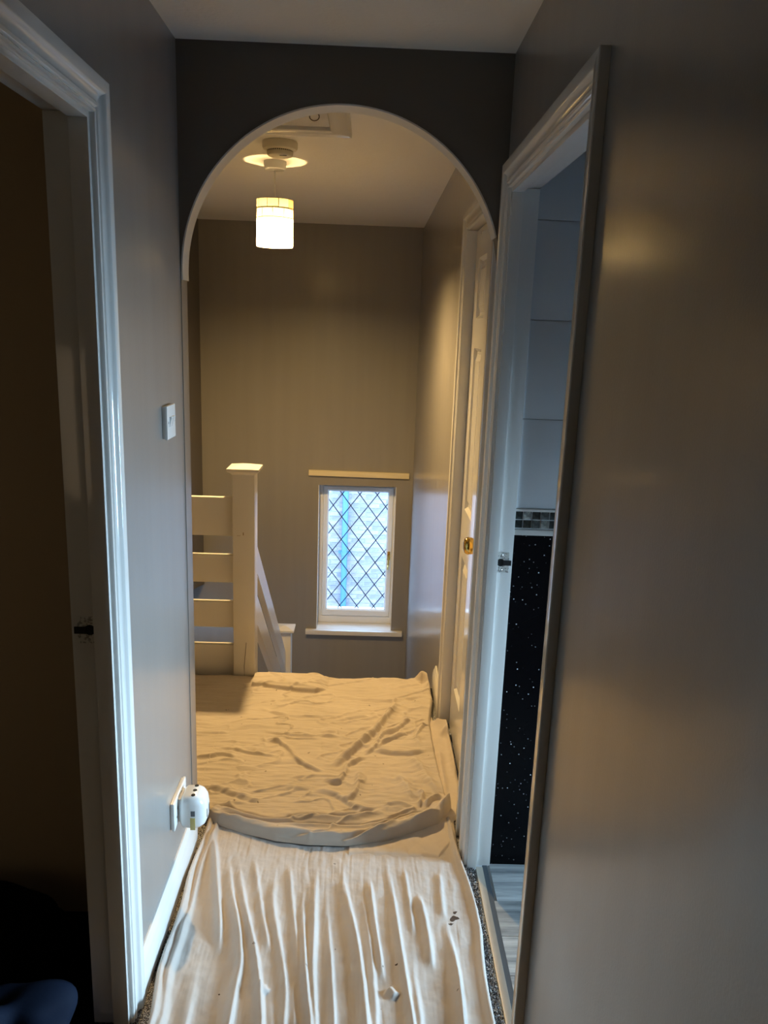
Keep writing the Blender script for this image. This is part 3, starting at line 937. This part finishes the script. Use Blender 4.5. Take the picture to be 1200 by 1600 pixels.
# wire rings top and bottom plus spider
def ringtube(bm, cx, cy, z, R, r, seg=48, s2=6):
    V = [[bm.verts.new((cx + (R + r * math.cos(b)) * math.cos(a), cy + (R + r * math.cos(b)) * math.sin(a), z + r * math.sin(b)))
          for b in [2 * math.pi * k / s2 for k in range(s2)]] for a in [2 * math.pi * j / seg for j in range(seg)]]
    for j in range(seg):
        for k in range(s2):
            bm.faces.new((V[j][k], V[(j + 1) % seg][k], V[(j + 1) % seg][(k + 1) % s2], V[j][(k + 1) % s2]))
ringtube(bm, LXc, LYc, ZT, RT, .0014); ringtube(bm, LXc, LYc, ZBt, RT, .0014)
for k in range(3):
    a = 2 * math.pi * k / 3 + .4
    tube(bm, [(LXc + RT * math.cos(a), LYc + RT * math.sin(a), ZT), (LXc + .017 * math.cos(a), LYc + .017 * math.sin(a), 2.128)], .0012, 5)
rh = (ZT - ZBt) / rows_n
for r_ in range(1, rows_n):
    ringtube(bm, LXc, LYc, ZBt + r_ * rh, RT, .0017, s2=4)
for r_ in range(rows_n):
    for c in range(cols_n):
        a = 2 * math.pi * (c + (0.5 if r_ % 2 else 0)) / cols_n
        tube(bm, [(LXc + RT * math.cos(a), LYc + RT * math.sin(a), ZBt + r_ * rh), (LXc + RT * math.cos(a), LYc + RT * math.sin(a), ZBt + (r_ + 1) * rh)], .0016, 4)
shade = link('lamp_shade', bm, M_SEAM, lamp)
shade['label'] = 'dark seams holding the shell tiles of the shade'
for r_ in range(rows_n):
    for c in range(cols_n):
        a0 = 2 * math.pi * (c + (0.5 if r_ % 2 else 0)) / cols_n + .012; a1 = a0 + 2 * math.pi / cols_n - .024
        bm = bmesh.new()
        zz0, zz1 = ZBt + r_ * rh + .0008, ZBt + (r_ + 1) * rh - .0008
        n = 5
        g = [[bm.verts.new((LXc + (RT + .0006) * math.cos(a0 + (a1 - a0) * i / n), LYc + (RT + .0006) * math.sin(a0 + (a1 - a0) * i / n), z)) for i in range(n + 1)] for z in (zz0, zz1)]
        for i in range(n):
            bm.faces.new((g[0][i], g[0][i + 1], g[1][i + 1], g[1][i]))
        mm = M_SHELL[0] if r_ < 3 else M_SHELL[1]
        if random.random() < .15 and r_ > 2: mm = M_SHELL[2]
        link('shell_tile', bm, mm, shade, smooth=True)
bm = bmesh.new(); lathe(bm, [(0, 2.056), (.013, 2.055), (.021, 2.042), (.0262, 2.034), (.0265, 2.027), (0, 2.027)], (LXc, LYc, 0), 'z', 20)
autosmooth(link('bulb_collar', bm, M_PLASTIC, lamp), 40)
bm = bmesh.new(); lathe(bm, [(.0265, 2.0265), (.0265, 2.014), (.022, 2.003), (.013, 1.996), (0, 1.9935)], (LXc, LYc, 0), 'z', 16)
link('bulb', bm, M_BULB, lamp, smooth=True)

# ------------------------------------------------------------------ smoke alarm
SX, SY = -0.385, 3.395
sm = empty('smoke_alarm', 'round cream smoke alarm on the ceiling next to the loft hatch', 'smoke alarm')
bm = bmesh.new(); lathe(bm, [(0, 2.3495), (.068, 2.3495), (.070, 2.345), (.070, 2.328), (.066, 2.320), (.055, 2.316), (0, 2.316)], (SX, SY, 0), 'z', 40)
autosmooth(link('base', bm, M_SMOKE, sm), 40)
bm = bmesh.new(); lathe(bm, [(.044, 2.317), (.050, 2.317), (.050, 2.309), (.044, 2.309)], (SX, SY, 0), 'z', 40)
link('vent_ring', bm, M_DARK, sm)
bm = bmesh.new()
for k in range(40):
    a = 2 * math.pi * k / 40
    tube(bm, [(SX + .0505 * math.cos(a), SY + .0505 * math.sin(a), 2.317), (SX + .0505 * math.cos(a), SY + .0505 * math.sin(a), 2.308)], .0018, 4)
g = link('vent_fins', bm, M_SMOKE, sm)
bm = bmesh.new(); lathe(bm, [(0, 2.312), (.051, 2.312), (.052, 2.305), (.049, 2.297), (.040, 2.293), (0, 2.292)], (SX, SY, 0), 'z', 40)
cv = autosmooth(link('cover', bm, M_SMOKE, sm), 40)
bm = bmesh.new(); box(bm, SX + .002, SX + .030, SY - .037, SY - .034, 2.2915, 2.2935)
link('sounder_slot', bm, M_DARK, cv)

# ------------------------------------------------------------------ loft hatch
hx0, hx1, hy0, hy1 = -0.66, -0.095, 2.58, 3.185
ha = empty('loft_hatch', 'white framed loft hatch with a pull ring in the landing ceiling', 'loft hatch')
def hatch_trim(kind):
    w, t = 0.075, 0.022
    bm = bmesh.new()
    prof = [(0, 0), (0, -t), (.006, -t), (.012, -t + .004), (.055, -t), (w - .006, -t), (w, -t + .005), (w, 0)]
    def P(u, h, e):
        if kind == 'far': return (hx0 + u if e == 0 else hx1 - u, hy1 - u, ZC + h)
        if kind == 'near': return (hx0 + u if e == 0 else hx1 - u, hy0 + u, ZC + h)
        if kind == 'left': return (hx0 + u, hy0 + u if e == 0 else hy1 - u, ZC + h)
        return (hx1 - u, hy0 + u if e == 0 else hy1 - u, ZC + h)
    prism(bm, [[P(u, h, e) for u, h in prof] for e in (0, 1)])
    autosmooth(link('hatch_trim', bm, M_GLOSS, ha), 40)
for k in ('far', 'near', 'left', 'right'): hatch_trim(k)
mbox('hatch_panel', M_GLOSS, (hx0 + .078, hx1 - .078, hy0 + .078, hy1 - .078, ZC - .006, ZC - .0005), ha, bev=.002)
bm = bmesh.new()
V = []
for j in range(24):
    a = 2 * math.pi * j / 24
    V.append((-0.213 + .016 * math.cos(a), 2.885 + .004 * math.sin(a), ZC - .024 + .014 * math.sin(a)))
tube(bm, V + [V[0]], .0018, 6, cap=False)
link('pull_ring', bm, mat('bronze_ring', (.12, .08, .04), .3, metallic=.8), ha)

# ------------------------------------------------------------------ light switch
sw = empty('light_switch', 'white double light switch on the left wall', 'light switch')
mbox('switch_box', M_PLASTIC, (XL, XL + .006, 2.028, 2.110, 1.347, 1.429), sw, bev=.002)
mbox('switch_plate', M_PLASTIC, (XL + .006, XL + .014, 2.026, 2.112, 1.345, 1.431), sw, bev=.003)
for yc in (2.058, 2.080):
    bm = bmesh.new()
    x0_ = XL + .0135
    prism(bm, [[(x0_, yy, 1.376), (x0_, yy, 1.402), (x0_ + .0065, yy, 1.402), (x0_ + .001, yy, 1.376)] for yy in (yc - .009, yc + .009)])
    link('rocker', bm, M_PLASTIC, sw)
for yc in (2.0385, 2.0995):
    bm = bmesh.new(); lathe(bm, [(0, .0005), (.0028, .0004), (.0034, 0)], (XL + .0142, yc, 1.388), 'x', 12)
    link('screw', bm, mat('dull_screw', (.2, .2, .2), .4, metallic=.6), sw)

# ------------------------------------------------------------------ socket and plug-in unit
so = empty('wall_socket', 'double wall socket low on the left wall above the baseboard', 'socket')
mbox('socket_box', M_PLASTIC, (XL, XL + .005, 1.993, 2.133, .235, .316), so, bev=.002)
mbox('socket_plate', M_PLASTIC, (XL + .005, XL + .013, 1.990, 2.136, .232, .318), so, bev=.003)
for yc in (2.030, 2.096):
    for (dy, dz, w, h) in ((0, .012, .004, .009), (-.011, -.010, .007, .004), (.011, -.010, .007, .004)):
        if yc > 2.06: continue
        mbox('pin_hole', M_DARK, (XL + .0125, XL + .0134, yc + dy - w / 2, yc + dy + w / 2, .270 + dz - h / 2, .270 + dz + h / 2), so)
for yc in (2.050, 2.076):
    mbox('socket_rocker', M_PLASTIC, (XL + .013, XL + .017, yc - .006, yc + .006, .292, .306), so, bev=.001)
pu = empty('plug_in_freshener', 'rounded white plug-in unit with vent holes, in the wall socket', 'plug-in unit')
bm = bmesh.new()
def rr(y0, y1, z0, z1, r, n=6):
    pts = []
    for (cy, cz, a0) in ((y1 - r, z1 - r, 0), (y0 + r, z1 - r, 90), (y0 + r, z0 + r, 180), (y1 - r, z0 + r, 270)):
        for k in range(n + 1):
            a = math.radians(a0 + 90 * k / n); pts.append((cy + r * math.cos(a), cz + r * math.sin(a)))
    return pts
ya_, yb_, za_, zb_ = 2.020, 2.108, .214, .318
pr = [(0.018, .010), (0.024, .004), (0.030, .001), (0.060, 0), (0.075, .003), (0.087, .010), (0.092, .020)]
prism(bm, [[(XL + x, y, z) for y, z in rr(ya_ + i, yb_ - i, za_ + i, zb_ - i * 1.6, .020)] for x, i in pr])
body = autosmooth(link('body', bm, M_PLASTIC, pu), 50)
mbox('plug_back', M_PLASTIC, (XL + .0135, XL + .020, 2.034, 2.094, .236, .306), pu)
for yc in (2.040, 2.064, 2.088):
    bm = bmesh.new(); lathe(bm, [(0, .0012), (.0058, .0008), (.0062, -.002)], (XL + .056, yc, zb_), 'z', 16)
    link('vent_hole', bm, M_DARK, body)
for yc in (2.052, 2.082):
    bm = bmesh.new(); box(bm, XL + .0912, XL + .0926, yc - .0035, yc + .0035, .240, .266, bev=.0004)
    link('vent_slot', bm, M_DARK, body)
mbox('level_window', mat('amber_fluid', (.55, .45, .15), .2), (XL + .050, XL + .064, ya_ - .0012, ya_ + .002, .218, .256), body, bev=.0004)
mbox('side_button', mat('grey_plastic', (.10, .11, .12), .4), (XL + .052, XL + .064, ya_ - .0016, ya_ + .002, .262, .278), body, bev=.0004)

# ------------------------------------------------------------------ dust sheets
def vnoise(X, Y, seed):
    """smooth value noise"""
    rs = np.random.RandomState(seed)
    T = rs.uniform(-1, 1, (128, 128))
    xi = np.floor(X).astype(int); yi = np.floor(Y).astype(int)
    fx = X - xi; fy = Y - yi
    fx = fx * fx * fx * (fx * (fx * 6 - 15) + 10); fy = fy * fy * fy * (fy * (fy * 6 - 15) + 10)
    g = lambda a, b: T[a % 128, b % 128]
    return (g(xi, yi) * (1 - fx) + g(xi + 1, yi) * fx) * (1 - fy) + (g(xi, yi + 1) * (1 - fx) + g(xi + 1, yi + 1) * fx) * fy


def fbm(X, Y, seed, o=3):
    return sum(vnoise(X * 2 ** k, Y * 2 ** k, seed + k) / 2 ** k for k in range(o))


def smin(a, b): return np.minimum(a, b)


def ridge(X, Y, pts, w, h, taper=0.15, sharp=1.0, asym=0.0):
    """height added along a polyline of floor points; asym>0 makes the right flank of the line steeper"""
    best = np.full(X.shape, 1e9); tt = np.zeros(X.shape); side = np.zeros(X.shape)
    L = [0.0]
    for a, b in zip(pts, pts[1:]): L.append(L[-1] + math.hypot(b[0] - a[0], b[1] - a[1]))
    for i, (a, b) in enumerate(zip(pts, pts[1:])):
        dx, dy = b[0] - a[0], b[1] - a[1]; l2 = dx * dx + dy * dy
        t = np.clip(((X - a[0]) * dx + (Y - a[1]) * dy) / l2, 0, 1)
        ex, ey = X - a[0] - t * dx, Y - a[1] - t * dy
        d = np.hypot(ex, ey)
        m = d < best
        best = np.where(m, d, best); tt = np.where(m, (L[i] + t * math.sqrt(l2)) / L[-1], tt)
        side = np.where(m, np.sign(dx * ey - dy * ex), side)
    ww = w * (1 + asym * side)
    e = 1.0
    if taper > 0:
        e = np.clip(np.minimum(tt, 1 - tt) / taper, 0, 1); e = e * e * (3 - 2 * e)
    return h * np.exp(-(best / ww) ** 2 * sharp) * e


def spline(pts, n=24):
    P = np.array([pts[0]] + list(pts) + [pts[-1]], float); out_ = []
    for i in range(1, len(P) - 2):
        for t in np.linspace(0, 1, 6, endpoint=False):
            a, b, c, d = P[i - 1], P[i], P[i + 1], P[i + 2]
            out_.append(tuple(0.5 * ((2 * b) + (-a + c) * t + (2 * a - 5 * b + 4 * c - d) * t * t + (-a + 3 * b - 3 * c + d) * t ** 3)))
    out_.append(tuple(pts[-1]))
    return out_


# floor points of folds read from the photograph's perspective
def fl(u, v, z=0.012):
    u -= 600; v -= 800
    a = u * cr_ + v * sr_; b = -u * sr_ + v * cr_
    d = fwd * F_PX + right0 * a - upv * b
    t = (z - CAM_H) / d.z
    return (d.x * t, d.y * t)


def grid_mesh(name, X, Y, Z, m, mats=None):
    ny, nx = X.shape
    v = np.stack([X, Y, Z], -1).reshape(-1, 3)
    idx = np.arange(nx * ny).reshape(ny, nx)
    q = np.stack([idx[:-1, :-1], idx[:-1, 1:], idx[1:, 1:], idx[1:, :-1]], -1).reshape(-1, 4)
    me = bpy.data.meshes.new(name)
    me.vertices.add(len(v)); me.vertices.foreach_set('co', v.astype(np.float32).ravel())
    me.loops.add(q.size); me.loops.foreach_set('vertex_index', q.astype(np.int32).ravel())
    me.polygons.add(len(q)); me.polygons.foreach_set('loop_start', (np.arange(len(q)) * 4).astype(np.int32))
    me.polygons.foreach_set('loop_total', np.full(len(q), 4, np.int32))
    me.polygons.foreach_set('use_smooth', np.ones(len(q), bool))
    me.update(calc_edges=True); me.validate()
    me.materials.append(m)
    o = bpy.data.objects.new(name, me); COL.objects.link(o)
    return o


def interp(y, ys, xs): return np.interp(y, ys, xs)


# --- runner along the corridor
nx, ny = 430, 620
ty = np.linspace(0.25, 2.40, ny)
sx_ = np.linspace(0, 1, nx)
yl = [0.25, 1.58, 1.72, 2.00, 2.40]; xlv = [-0.485, -0.488, -0.500, -0.504, -0.504]
yr_ = [0.25, 1.574, 1.888, 2.099, 2.269, 2.40]; xrv = [0.315, 0.352, 0.362, 0.352, 0.335, 0.322]
XLs, XRs = interp(ty, yl, xlv), interp(ty, yr_, xrv)
XLs = XLs + 0.004 * np.sin(ty * 17); XRs = XRs + 0.004 * np.sin(ty * 13 + 1)
Xg = XLs[:, None] + (XRs - XLs)[:, None] * sx_[None, :]
Yg = np.repeat(ty[:, None], nx, 1)
Z = 0.010 + 0.0026 * fbm(Xg * 5, Yg * 2.5, 11)
wx = Xg + 0.010 * fbm(Xg * 3, Yg * 3.2, 21)
Z += 0.0013 * np.abs(fbm(wx * 40, Yg * 3.5, 31, 2)) + 0.0004 * fbm(wx * 120, Yg * 9, 41, 2) + 0.0012 * fbm(Xg * 30, Yg * 26, 51, 3)
rf = [
    ([(332, 1291), (337, 1340), (340, 1387), (344, 1448), (342, 1500)], .0075, .016, .35),
    ([(355, 1325), (363, 1400), (371, 1440), (376, 1480), (376, 1515), (369, 1550), (360, 1600)], .0095, .017, .45),
    ([(371, 1330), (377, 1380), (386, 1430), (399, 1490), (406, 1545), (409, 1600)], .0085, .016, .45),
    ([(432, 1335), (427, 1400), (430, 1440), (441, 1500), (446, 1550), (444, 1600)], .0085, .010, .3),
    ([(471, 1375), (474, 1440), (477, 1520), (484, 1600)], .0075, .014, .4),
    ([(497, 1333), (492, 1400), (491, 1450), (489, 1520), (493, 1600)], .0080, .013, .3),
    ([(509, 1385), (513, 1450), (518, 1520), (522, 1600)], .0070, .009, .3),
    ([(533, 1335), (537, 1380), (546, 1420), (557, 1470), (566, 1530), (573, 1600)], .0100, .018, .45),
    ([(577, 1368), (584, 1430), (593, 1490), (600, 1540)], .0075, .013, .4),
    ([(603, 1338), (614, 1400), (623, 1460), (634, 1530), (645, 1600)], .0075, .014, .4),
    ([(652, 1392), (662, 1430), (670, 1470), (676, 1520)], .0090, .013, .35),
    ([(694, 1425), (704, 1470), (713, 1510), (720, 1560), (724, 1600)], .0080, .018, .45),
    ([(300, 1350), (290, 1420), (280, 1480)], .010, .008, .3),
    ([(270, 1450), (258, 1530), (245, 1600)], .012, .010, .3),
    ([(310, 1480), (300, 1550), (290, 1600)], .012, .009, .3),
    ([(420, 1540), (424, 1600)], .008, .008, .3),
    ([(398, 1340), (404, 1390), (412, 1440), (424, 1500)], .007, .006, .3),
    ([(452, 1340), (456, 1400), (462, 1470), (466, 1540)], .007, .006, .3),
    ([(630, 1350), (638, 1400), (648, 1470)], .007, .006, .3),
    ([(560, 1345), (566, 1400), (578, 1480), (586, 1560), (588, 1600)], .007, .007, .3),
    ([(685, 1360), (690, 1400), (694, 1440)], .008, .006, .3),
    ([(455, 1500), (460, 1600)], .008, .008, .3),
    ([(640, 1480), (652, 1560), (657, 1600)], .008, .008, .3),
    ([(605, 1545), (613, 1552), (620, 1560)], .009, .010, .0),
    ([(408, 1540), (417, 1553)], .007, .009, .0),
]
for pts, w, h, asy in rf:
    P = spline([fl(*p) for p in pts])
    # folds that leave the frame run on towards the near end
    if pts[-1][1] >= 1598:
        a, b = P[-2], P[-1]; dx, dy = b[0] - a[0], b[1] - a[1]; n_ = math.hypot(dx, dy) or 1
        P = P + [(b[0] + 0.3 * dx / n_, b[1] - 0.45), (b[0] + 0.25 * dx / n_, b[1] - 1.0)]
    Z += ridge(Xg, Yg, P, w * 1.3, h * 1.3, 0.22, asym=-asy)
# hem rolls: left edge doubled back, right edge lifted
dl = (Xg - XLs[:, None]); dr = (XRs[:, None] - Xg)
Z += 0.016 * np.exp(-((dl - 0.012) / 0.009) ** 2) + 0.012 * np.exp(-((dl - 0.036) / 0.008) ** 2)
Z += 0.013 * np.exp(-((dr - 0.010) / 0.010) ** 2)
fpx = [fl(*p, 0.01) for p in ((300, 1268), (318, 1276), (340, 1291), (380, 1304), (430, 1316), (480, 1322), (540, 1324), (600, 1317), (650, 1303), (685, 1290), (709, 1262))]
und = np.clip((Yg - np.interp(Xg, [p[0] for p in fpx], [p[1] for p in fpx]) - 0.004) / 0.02, 0, 1)
Z = Z * (1 - und) + 0.005 * und
edge = np.minimum(dl, dr)
Z = np.where(edge < 0.006, 0.003 + (Z - 0.003) * np.sqrt(np.clip(edge / 0.006, 0, 1)), Z)
runner = grid_mesh('dust_sheet', Xg, Yg, Z, M_RUNNER)
tag(runner, 'pale cotton dust sheet with long lengthwise folds along the corridor floor', 'dust sheet')

# --- under sheet: hem line showing in front of the landing sheet
yh_pts = [fl(*p, 0.02) for p in ((460, 1326), (545, 1331), (600, 1332), (650, 1337), (688, 1338), (697, 1326), (705, 1318), (718, 1312))]
hx_ = np.array([p[0] for p in yh_pts]); hy_ = np.array([p[1] for p in yh_pts])
o_ = np.argsort(hx_); hx_, hy_ = hx_[o_], hy_[o_]
nx, ny = 200, 260
xs = np.linspace(-0.02, 0.338, nx)
Yh = np.interp(xs, hx_, hy_) - 0.0015 + 0.003 * np.sin(xs * 60)
tv = np.linspace(0, 1, ny)
Yg = Yh[None, :] + (3.13 - Yh)[None, :] * tv[:, None]
Xr_u = np.interp(Yg, [2.2, 2.40, 2.45, 2.9, 3.02, 3.11], [0.333, 0.333, 0.376, 0.376, 0.372, 0.316])
Xg = -0.02 + (Xr_u + 0.02) * ((xs + 0.02) / 0.358)[None, :]
Z = 0.015 + 0.002 * fbm(Xg * 8, Yg * 8, 61) + 0.002 * np.abs(fbm(Xg * 20, Yg * 14, 71))
ed = (tv[:, None] * (3.13 - Yh)[None, :])
Z -= 0.006 * np.exp(-(ed / 0.010) ** 2)
Z += ridge(Xg, Yg, spline([fl(*p, .05) for p in ((677, 1112), (690, 1116), (700, 1128), (704, 1142))]), .030, .050, .25)
Z += ridge(Xg, Yg, spline([fl(*p, .03) for p in ((683, 1147), (695, 1143), (703, 1152), (709, 1180), (713, 1210))]), .012, .022, .2)
Z += ridge(Xg, Yg, spline([fl(*p, .03) for p in ((686, 1165), (690, 1200), (698, 1240))]), .012, .012, .2)
de = Xr_u - Xg
Z = np.where(de < 0.010, 0.004 + (Z - 0.004) * np.sqrt(np.clip(de / 0.010, 0, 1)), Z)
under = grid_mesh('dust_sheet', Xg, Yg, Z, M_UNDER)
tag(under, 'beige dust sheet underneath, showing as a strip beside the landing door', 'dust sheet')

# --- landing sheet
fr_px = ((300, 1268), (318, 1276), (340, 1291), (380, 1304), (430, 1316), (480, 1322), (540, 1324), (600, 1317), (650, 1303), (685, 1290), (709, 1262))
fp = [fl(*p, 0.01) for p in fr_px]
fx_ = np.array([p[0] for p in fp]); fy_ = np.array([p[1] for p in fp])
rt_px = ((709, 1264), (697, 1243), (686, 1200), (677, 1160), (672, 1128), (674, 1108), (676, 1090), (669, 1064))
rp = [fl(*p, 0.03) for p in rt_px]
ry_ = np.array([p[1] for p in rp]); rx_ = np.array([p[0] for p in rp])
o_ = np.argsort(ry_); ry_, rx_ = ry_[o_], rx_[o_]
nx, ny = 470, 460
U = np.linspace(0, 1, nx)[None, :] * np.ones((ny, 1)); V_ = (np.linspace(0, 1, ny)[:, None]) * np.ones((1, nx))
X = -1.2 + 1.52 * U; Y = 2.4 + 1.0 * V_
for it in range(6):
    yf = np.interp(X, fx_, fy_, left=fy_[0] + 0.01)
    Y = yf + (3.475 - yf) * V_
    xr = np.interp(Y, ry_, rx_)
    X = -1.2 + (xr + 1.2) * U
yf = np.interp(X, fx_, fy_, left=fy_[0] + 0.01)
df = Y - yf; dr = np.interp(Y, ry_, rx_) - X
Z = 0.034 + 0.003 * fbm(X * 5, Y * 6, 81)
wy = Y + 0.02 * fbm(X * 3, Y * 3, 91)
an = fbm(X * 4.5, wy * 26, 101, 3)
Z += 0.0042 * np.abs(an) + 0.0016 * fbm(X * 14, wy * 60, 111, 2)
rightw = np.clip((X + 0.05) / 0.3, 0, 1)
dg = (X * 0.5 - Y * 0.87)
Z += rightw * (0.006 * np.abs(fbm((X + Y) * 7 + 3, dg * 12, 121, 3)))
q1 = fbm(X * 6 + 2 * Y + 0.4 * fbm(X * 5, Y * 5, 141), Y * 13 - 5 * X, 131, 2)
Z += 0.007 * np.clip(0.22 - np.abs(q1), 0, 1) / 0.22 * np.clip(0.5 + fbm(X * 3, Y * 3, 151), 0, 1)
lf = [
    ([(622, 1098), (606, 1120), (585, 1145), (560, 1165), (540, 1182), (512, 1200)], .020, .024),
    ([(648, 1120), (620, 1140), (598, 1150), (585, 1168), (560, 1182)], .013, .012),
    ([(640, 1145), (620, 1152), (600, 1160), (590, 1168)], .010, .010),
    ([(668, 1172), (640, 1178), (610, 1176), (582, 1172)], .012, .012),
    ([(560, 1205), (561, 1225), (552, 1243), (532, 1252)], .016, .015),
    ([(500, 1217), (528, 1222), (540, 1208), (545, 1195), (575, 1180)], .012, .012),
    ([(640, 1182), (658, 1205), (672, 1228), (690, 1244)], .022, .014),
    ([(620, 1210), (632, 1230), (645, 1248)], .018, .008),
    ([(404, 1156), (432, 1158), (452, 1172), (462, 1186), (480, 1196), (510, 1208)], .012, .011),
    ([(300, 1184), (322, 1183), (345, 1179), (372, 1186)], .010, .008),
    ([(340, 1168), (372, 1172), (400, 1178), (440, 1182)], .009, .007),
    ([(412, 1142), (440, 1147), (480, 1150), (540, 1152)], .009, .006),
    ([(300, 1145), (330, 1146), (360, 1143)], .008, .004),
    ([(300, 1228), (340, 1232), (380, 1245), (410, 1252)], .014, .008),
    ([(480, 1235), (520, 1240), (560, 1262), (600, 1268)], .014, .008),
    ([(450, 1215), (520, 1212), (560, 1216)], .010, .006),
    ([(400, 1105), (460, 1120), (540, 1118)], .012, .005),
    ([(520, 1088), (580, 1096), (640, 1092), (665, 1085)], .012, .007),
    ([(560, 1062), (600, 1064), (640, 1066)], .02, .006),
    ([(650, 1066), (660, 1063), (670, 1068), (674, 1080)], .022, .030),
    ([(580, 1120), (548, 1122), (520, 1128)], .010, .005),
    ([(665, 1130), (650, 1150), (655, 1165)], .012, .010),
    ([(655, 1262), (660, 1245), (652, 1238)], .010, .012),
    ([(664, 1262), (676, 1250), (692, 1246)], .010, .014),
]
for pts, w, h in lf:
    P = spline([fl(*p, .035) for p in pts])
    Z += ridge(X, Y, P, w * .85, h * 1.25, 0.2, asym=0.15)
    Z -= ridge(X, Y, [(a + .2 * w, b - 1.5 * w) for a, b in P], w * .4, h * .35, 0.2)
# turned-back flap at the far edge beside the newel
fa, fb_, fc = fl(393, 1071, .04), fl(440, 1077, .04), fl(492, 1083, .04)
yfl = np.interp(X, [fa[0] - .01, fa[0], fb_[0], fc[0], fc[0] + .08], [9, fa[1], fb_[1], fc[1], fc[1] + .06], left=9, right=9)
flap = np.clip((Y - yfl) / 0.008, 0, 1) * np.clip((fc[0] + .06 - X) / .05, 0, 1)
Z += 0.020 * flap * flap * (3 - 2 * flap)
Z += ridge(X, Y, spline([fl(*p, .05) for p in ((398, 1066), (425, 1068), (460, 1071), (500, 1078))]), .010, .008, .1)
# layered hem at the front
k = np.interp(X, [-1.2, -0.50, -0.40, -0.15, 0.10, 0.25, 0.34], [.6, .5, .9, 1.0, 1.0, 1.2, 1.4])
Z += k * 0.015 * np.exp(-((df - 0.022) / 0.020) ** 2)
cre = [
    ([(318, 1262), (345, 1262), (380, 1272), (420, 1281), (445, 1282), (465, 1276), (500, 1275), (545, 1277), (580, 1270), (600, 1266)], .007, -.016, .012),
    ([(318, 1270), (360, 1278), (410, 1288), (450, 1290), (500, 1289), (560, 1291), (600, 1286), (630, 1274), (660, 1268)], .006, -.013, .009),
    ([(350, 1286), (390, 1297), (430, 1305), (470, 1308), (510, 1306), (540, 1308)], .006, -.011, .008),
    ([(520, 1314), (560, 1308), (600, 1294), (630, 1280), (655, 1272), (680, 1272)], .006, -.016, .010),
    ([(358, 1256), (362, 1262), (370, 1270)], .008, .008, .0),
    ([(600, 1262), (620, 1260), (640, 1264), (650, 1270)], .010, .012, .006),
]
for pts, w, h, h2 in cre:
    P = spline([fl(*p, .03) for p in pts])
    Z += ridge(X, Y, P, w, h, 0.12)
    Z += ridge(X, Y, [(a, b - 2.4 * w) for a, b in P], w * 1.5, h2, 0.12)
# open loop at the right front corner
Z += ridge(X, Y, spline([fl(*p, .04) for p in ((645, 1292), (670, 1280), (692, 1264), (707, 1250))]), .020, .018, .1)
Z -= ridge(X, Y, spline([fl(*p, .05) for p in ((655, 1272), (680, 1268), (700, 1260))]), .010, .020, .25)
# edges tuck under
bot = 0.014
ef = np.clip(df / 0.012, 0, 1); er = np.clip(dr / 0.010, 0, 1)
tuck = np.sqrt(np.minimum(ef, er))
Z = np.where(tuck < 1, bot + (Z - bot) * tuck, Z)
# far edge drops over the stair nosing right of the newel, ends flat left of it
far = np.clip((Y - 3.445) / 0.03, 0, 1)
left_m = X < (NX + 0.06)
Y = np.where(left_m, np.minimum(Y, 3.444), Y)
Z = np.where(~left_m, Z - 0.06 * far ** 2, Z)
Z = np.maximum(Z, np.where(Y > 3.44, -.2, .006))
# pull the base line up slightly proud
landing = grid_mesh('dust_sheet', X, Y, Z, M_SHEET)
tag(landing, 'crumpled beige dust sheet with a rolled front hem covering the landing', 'dust sheet')
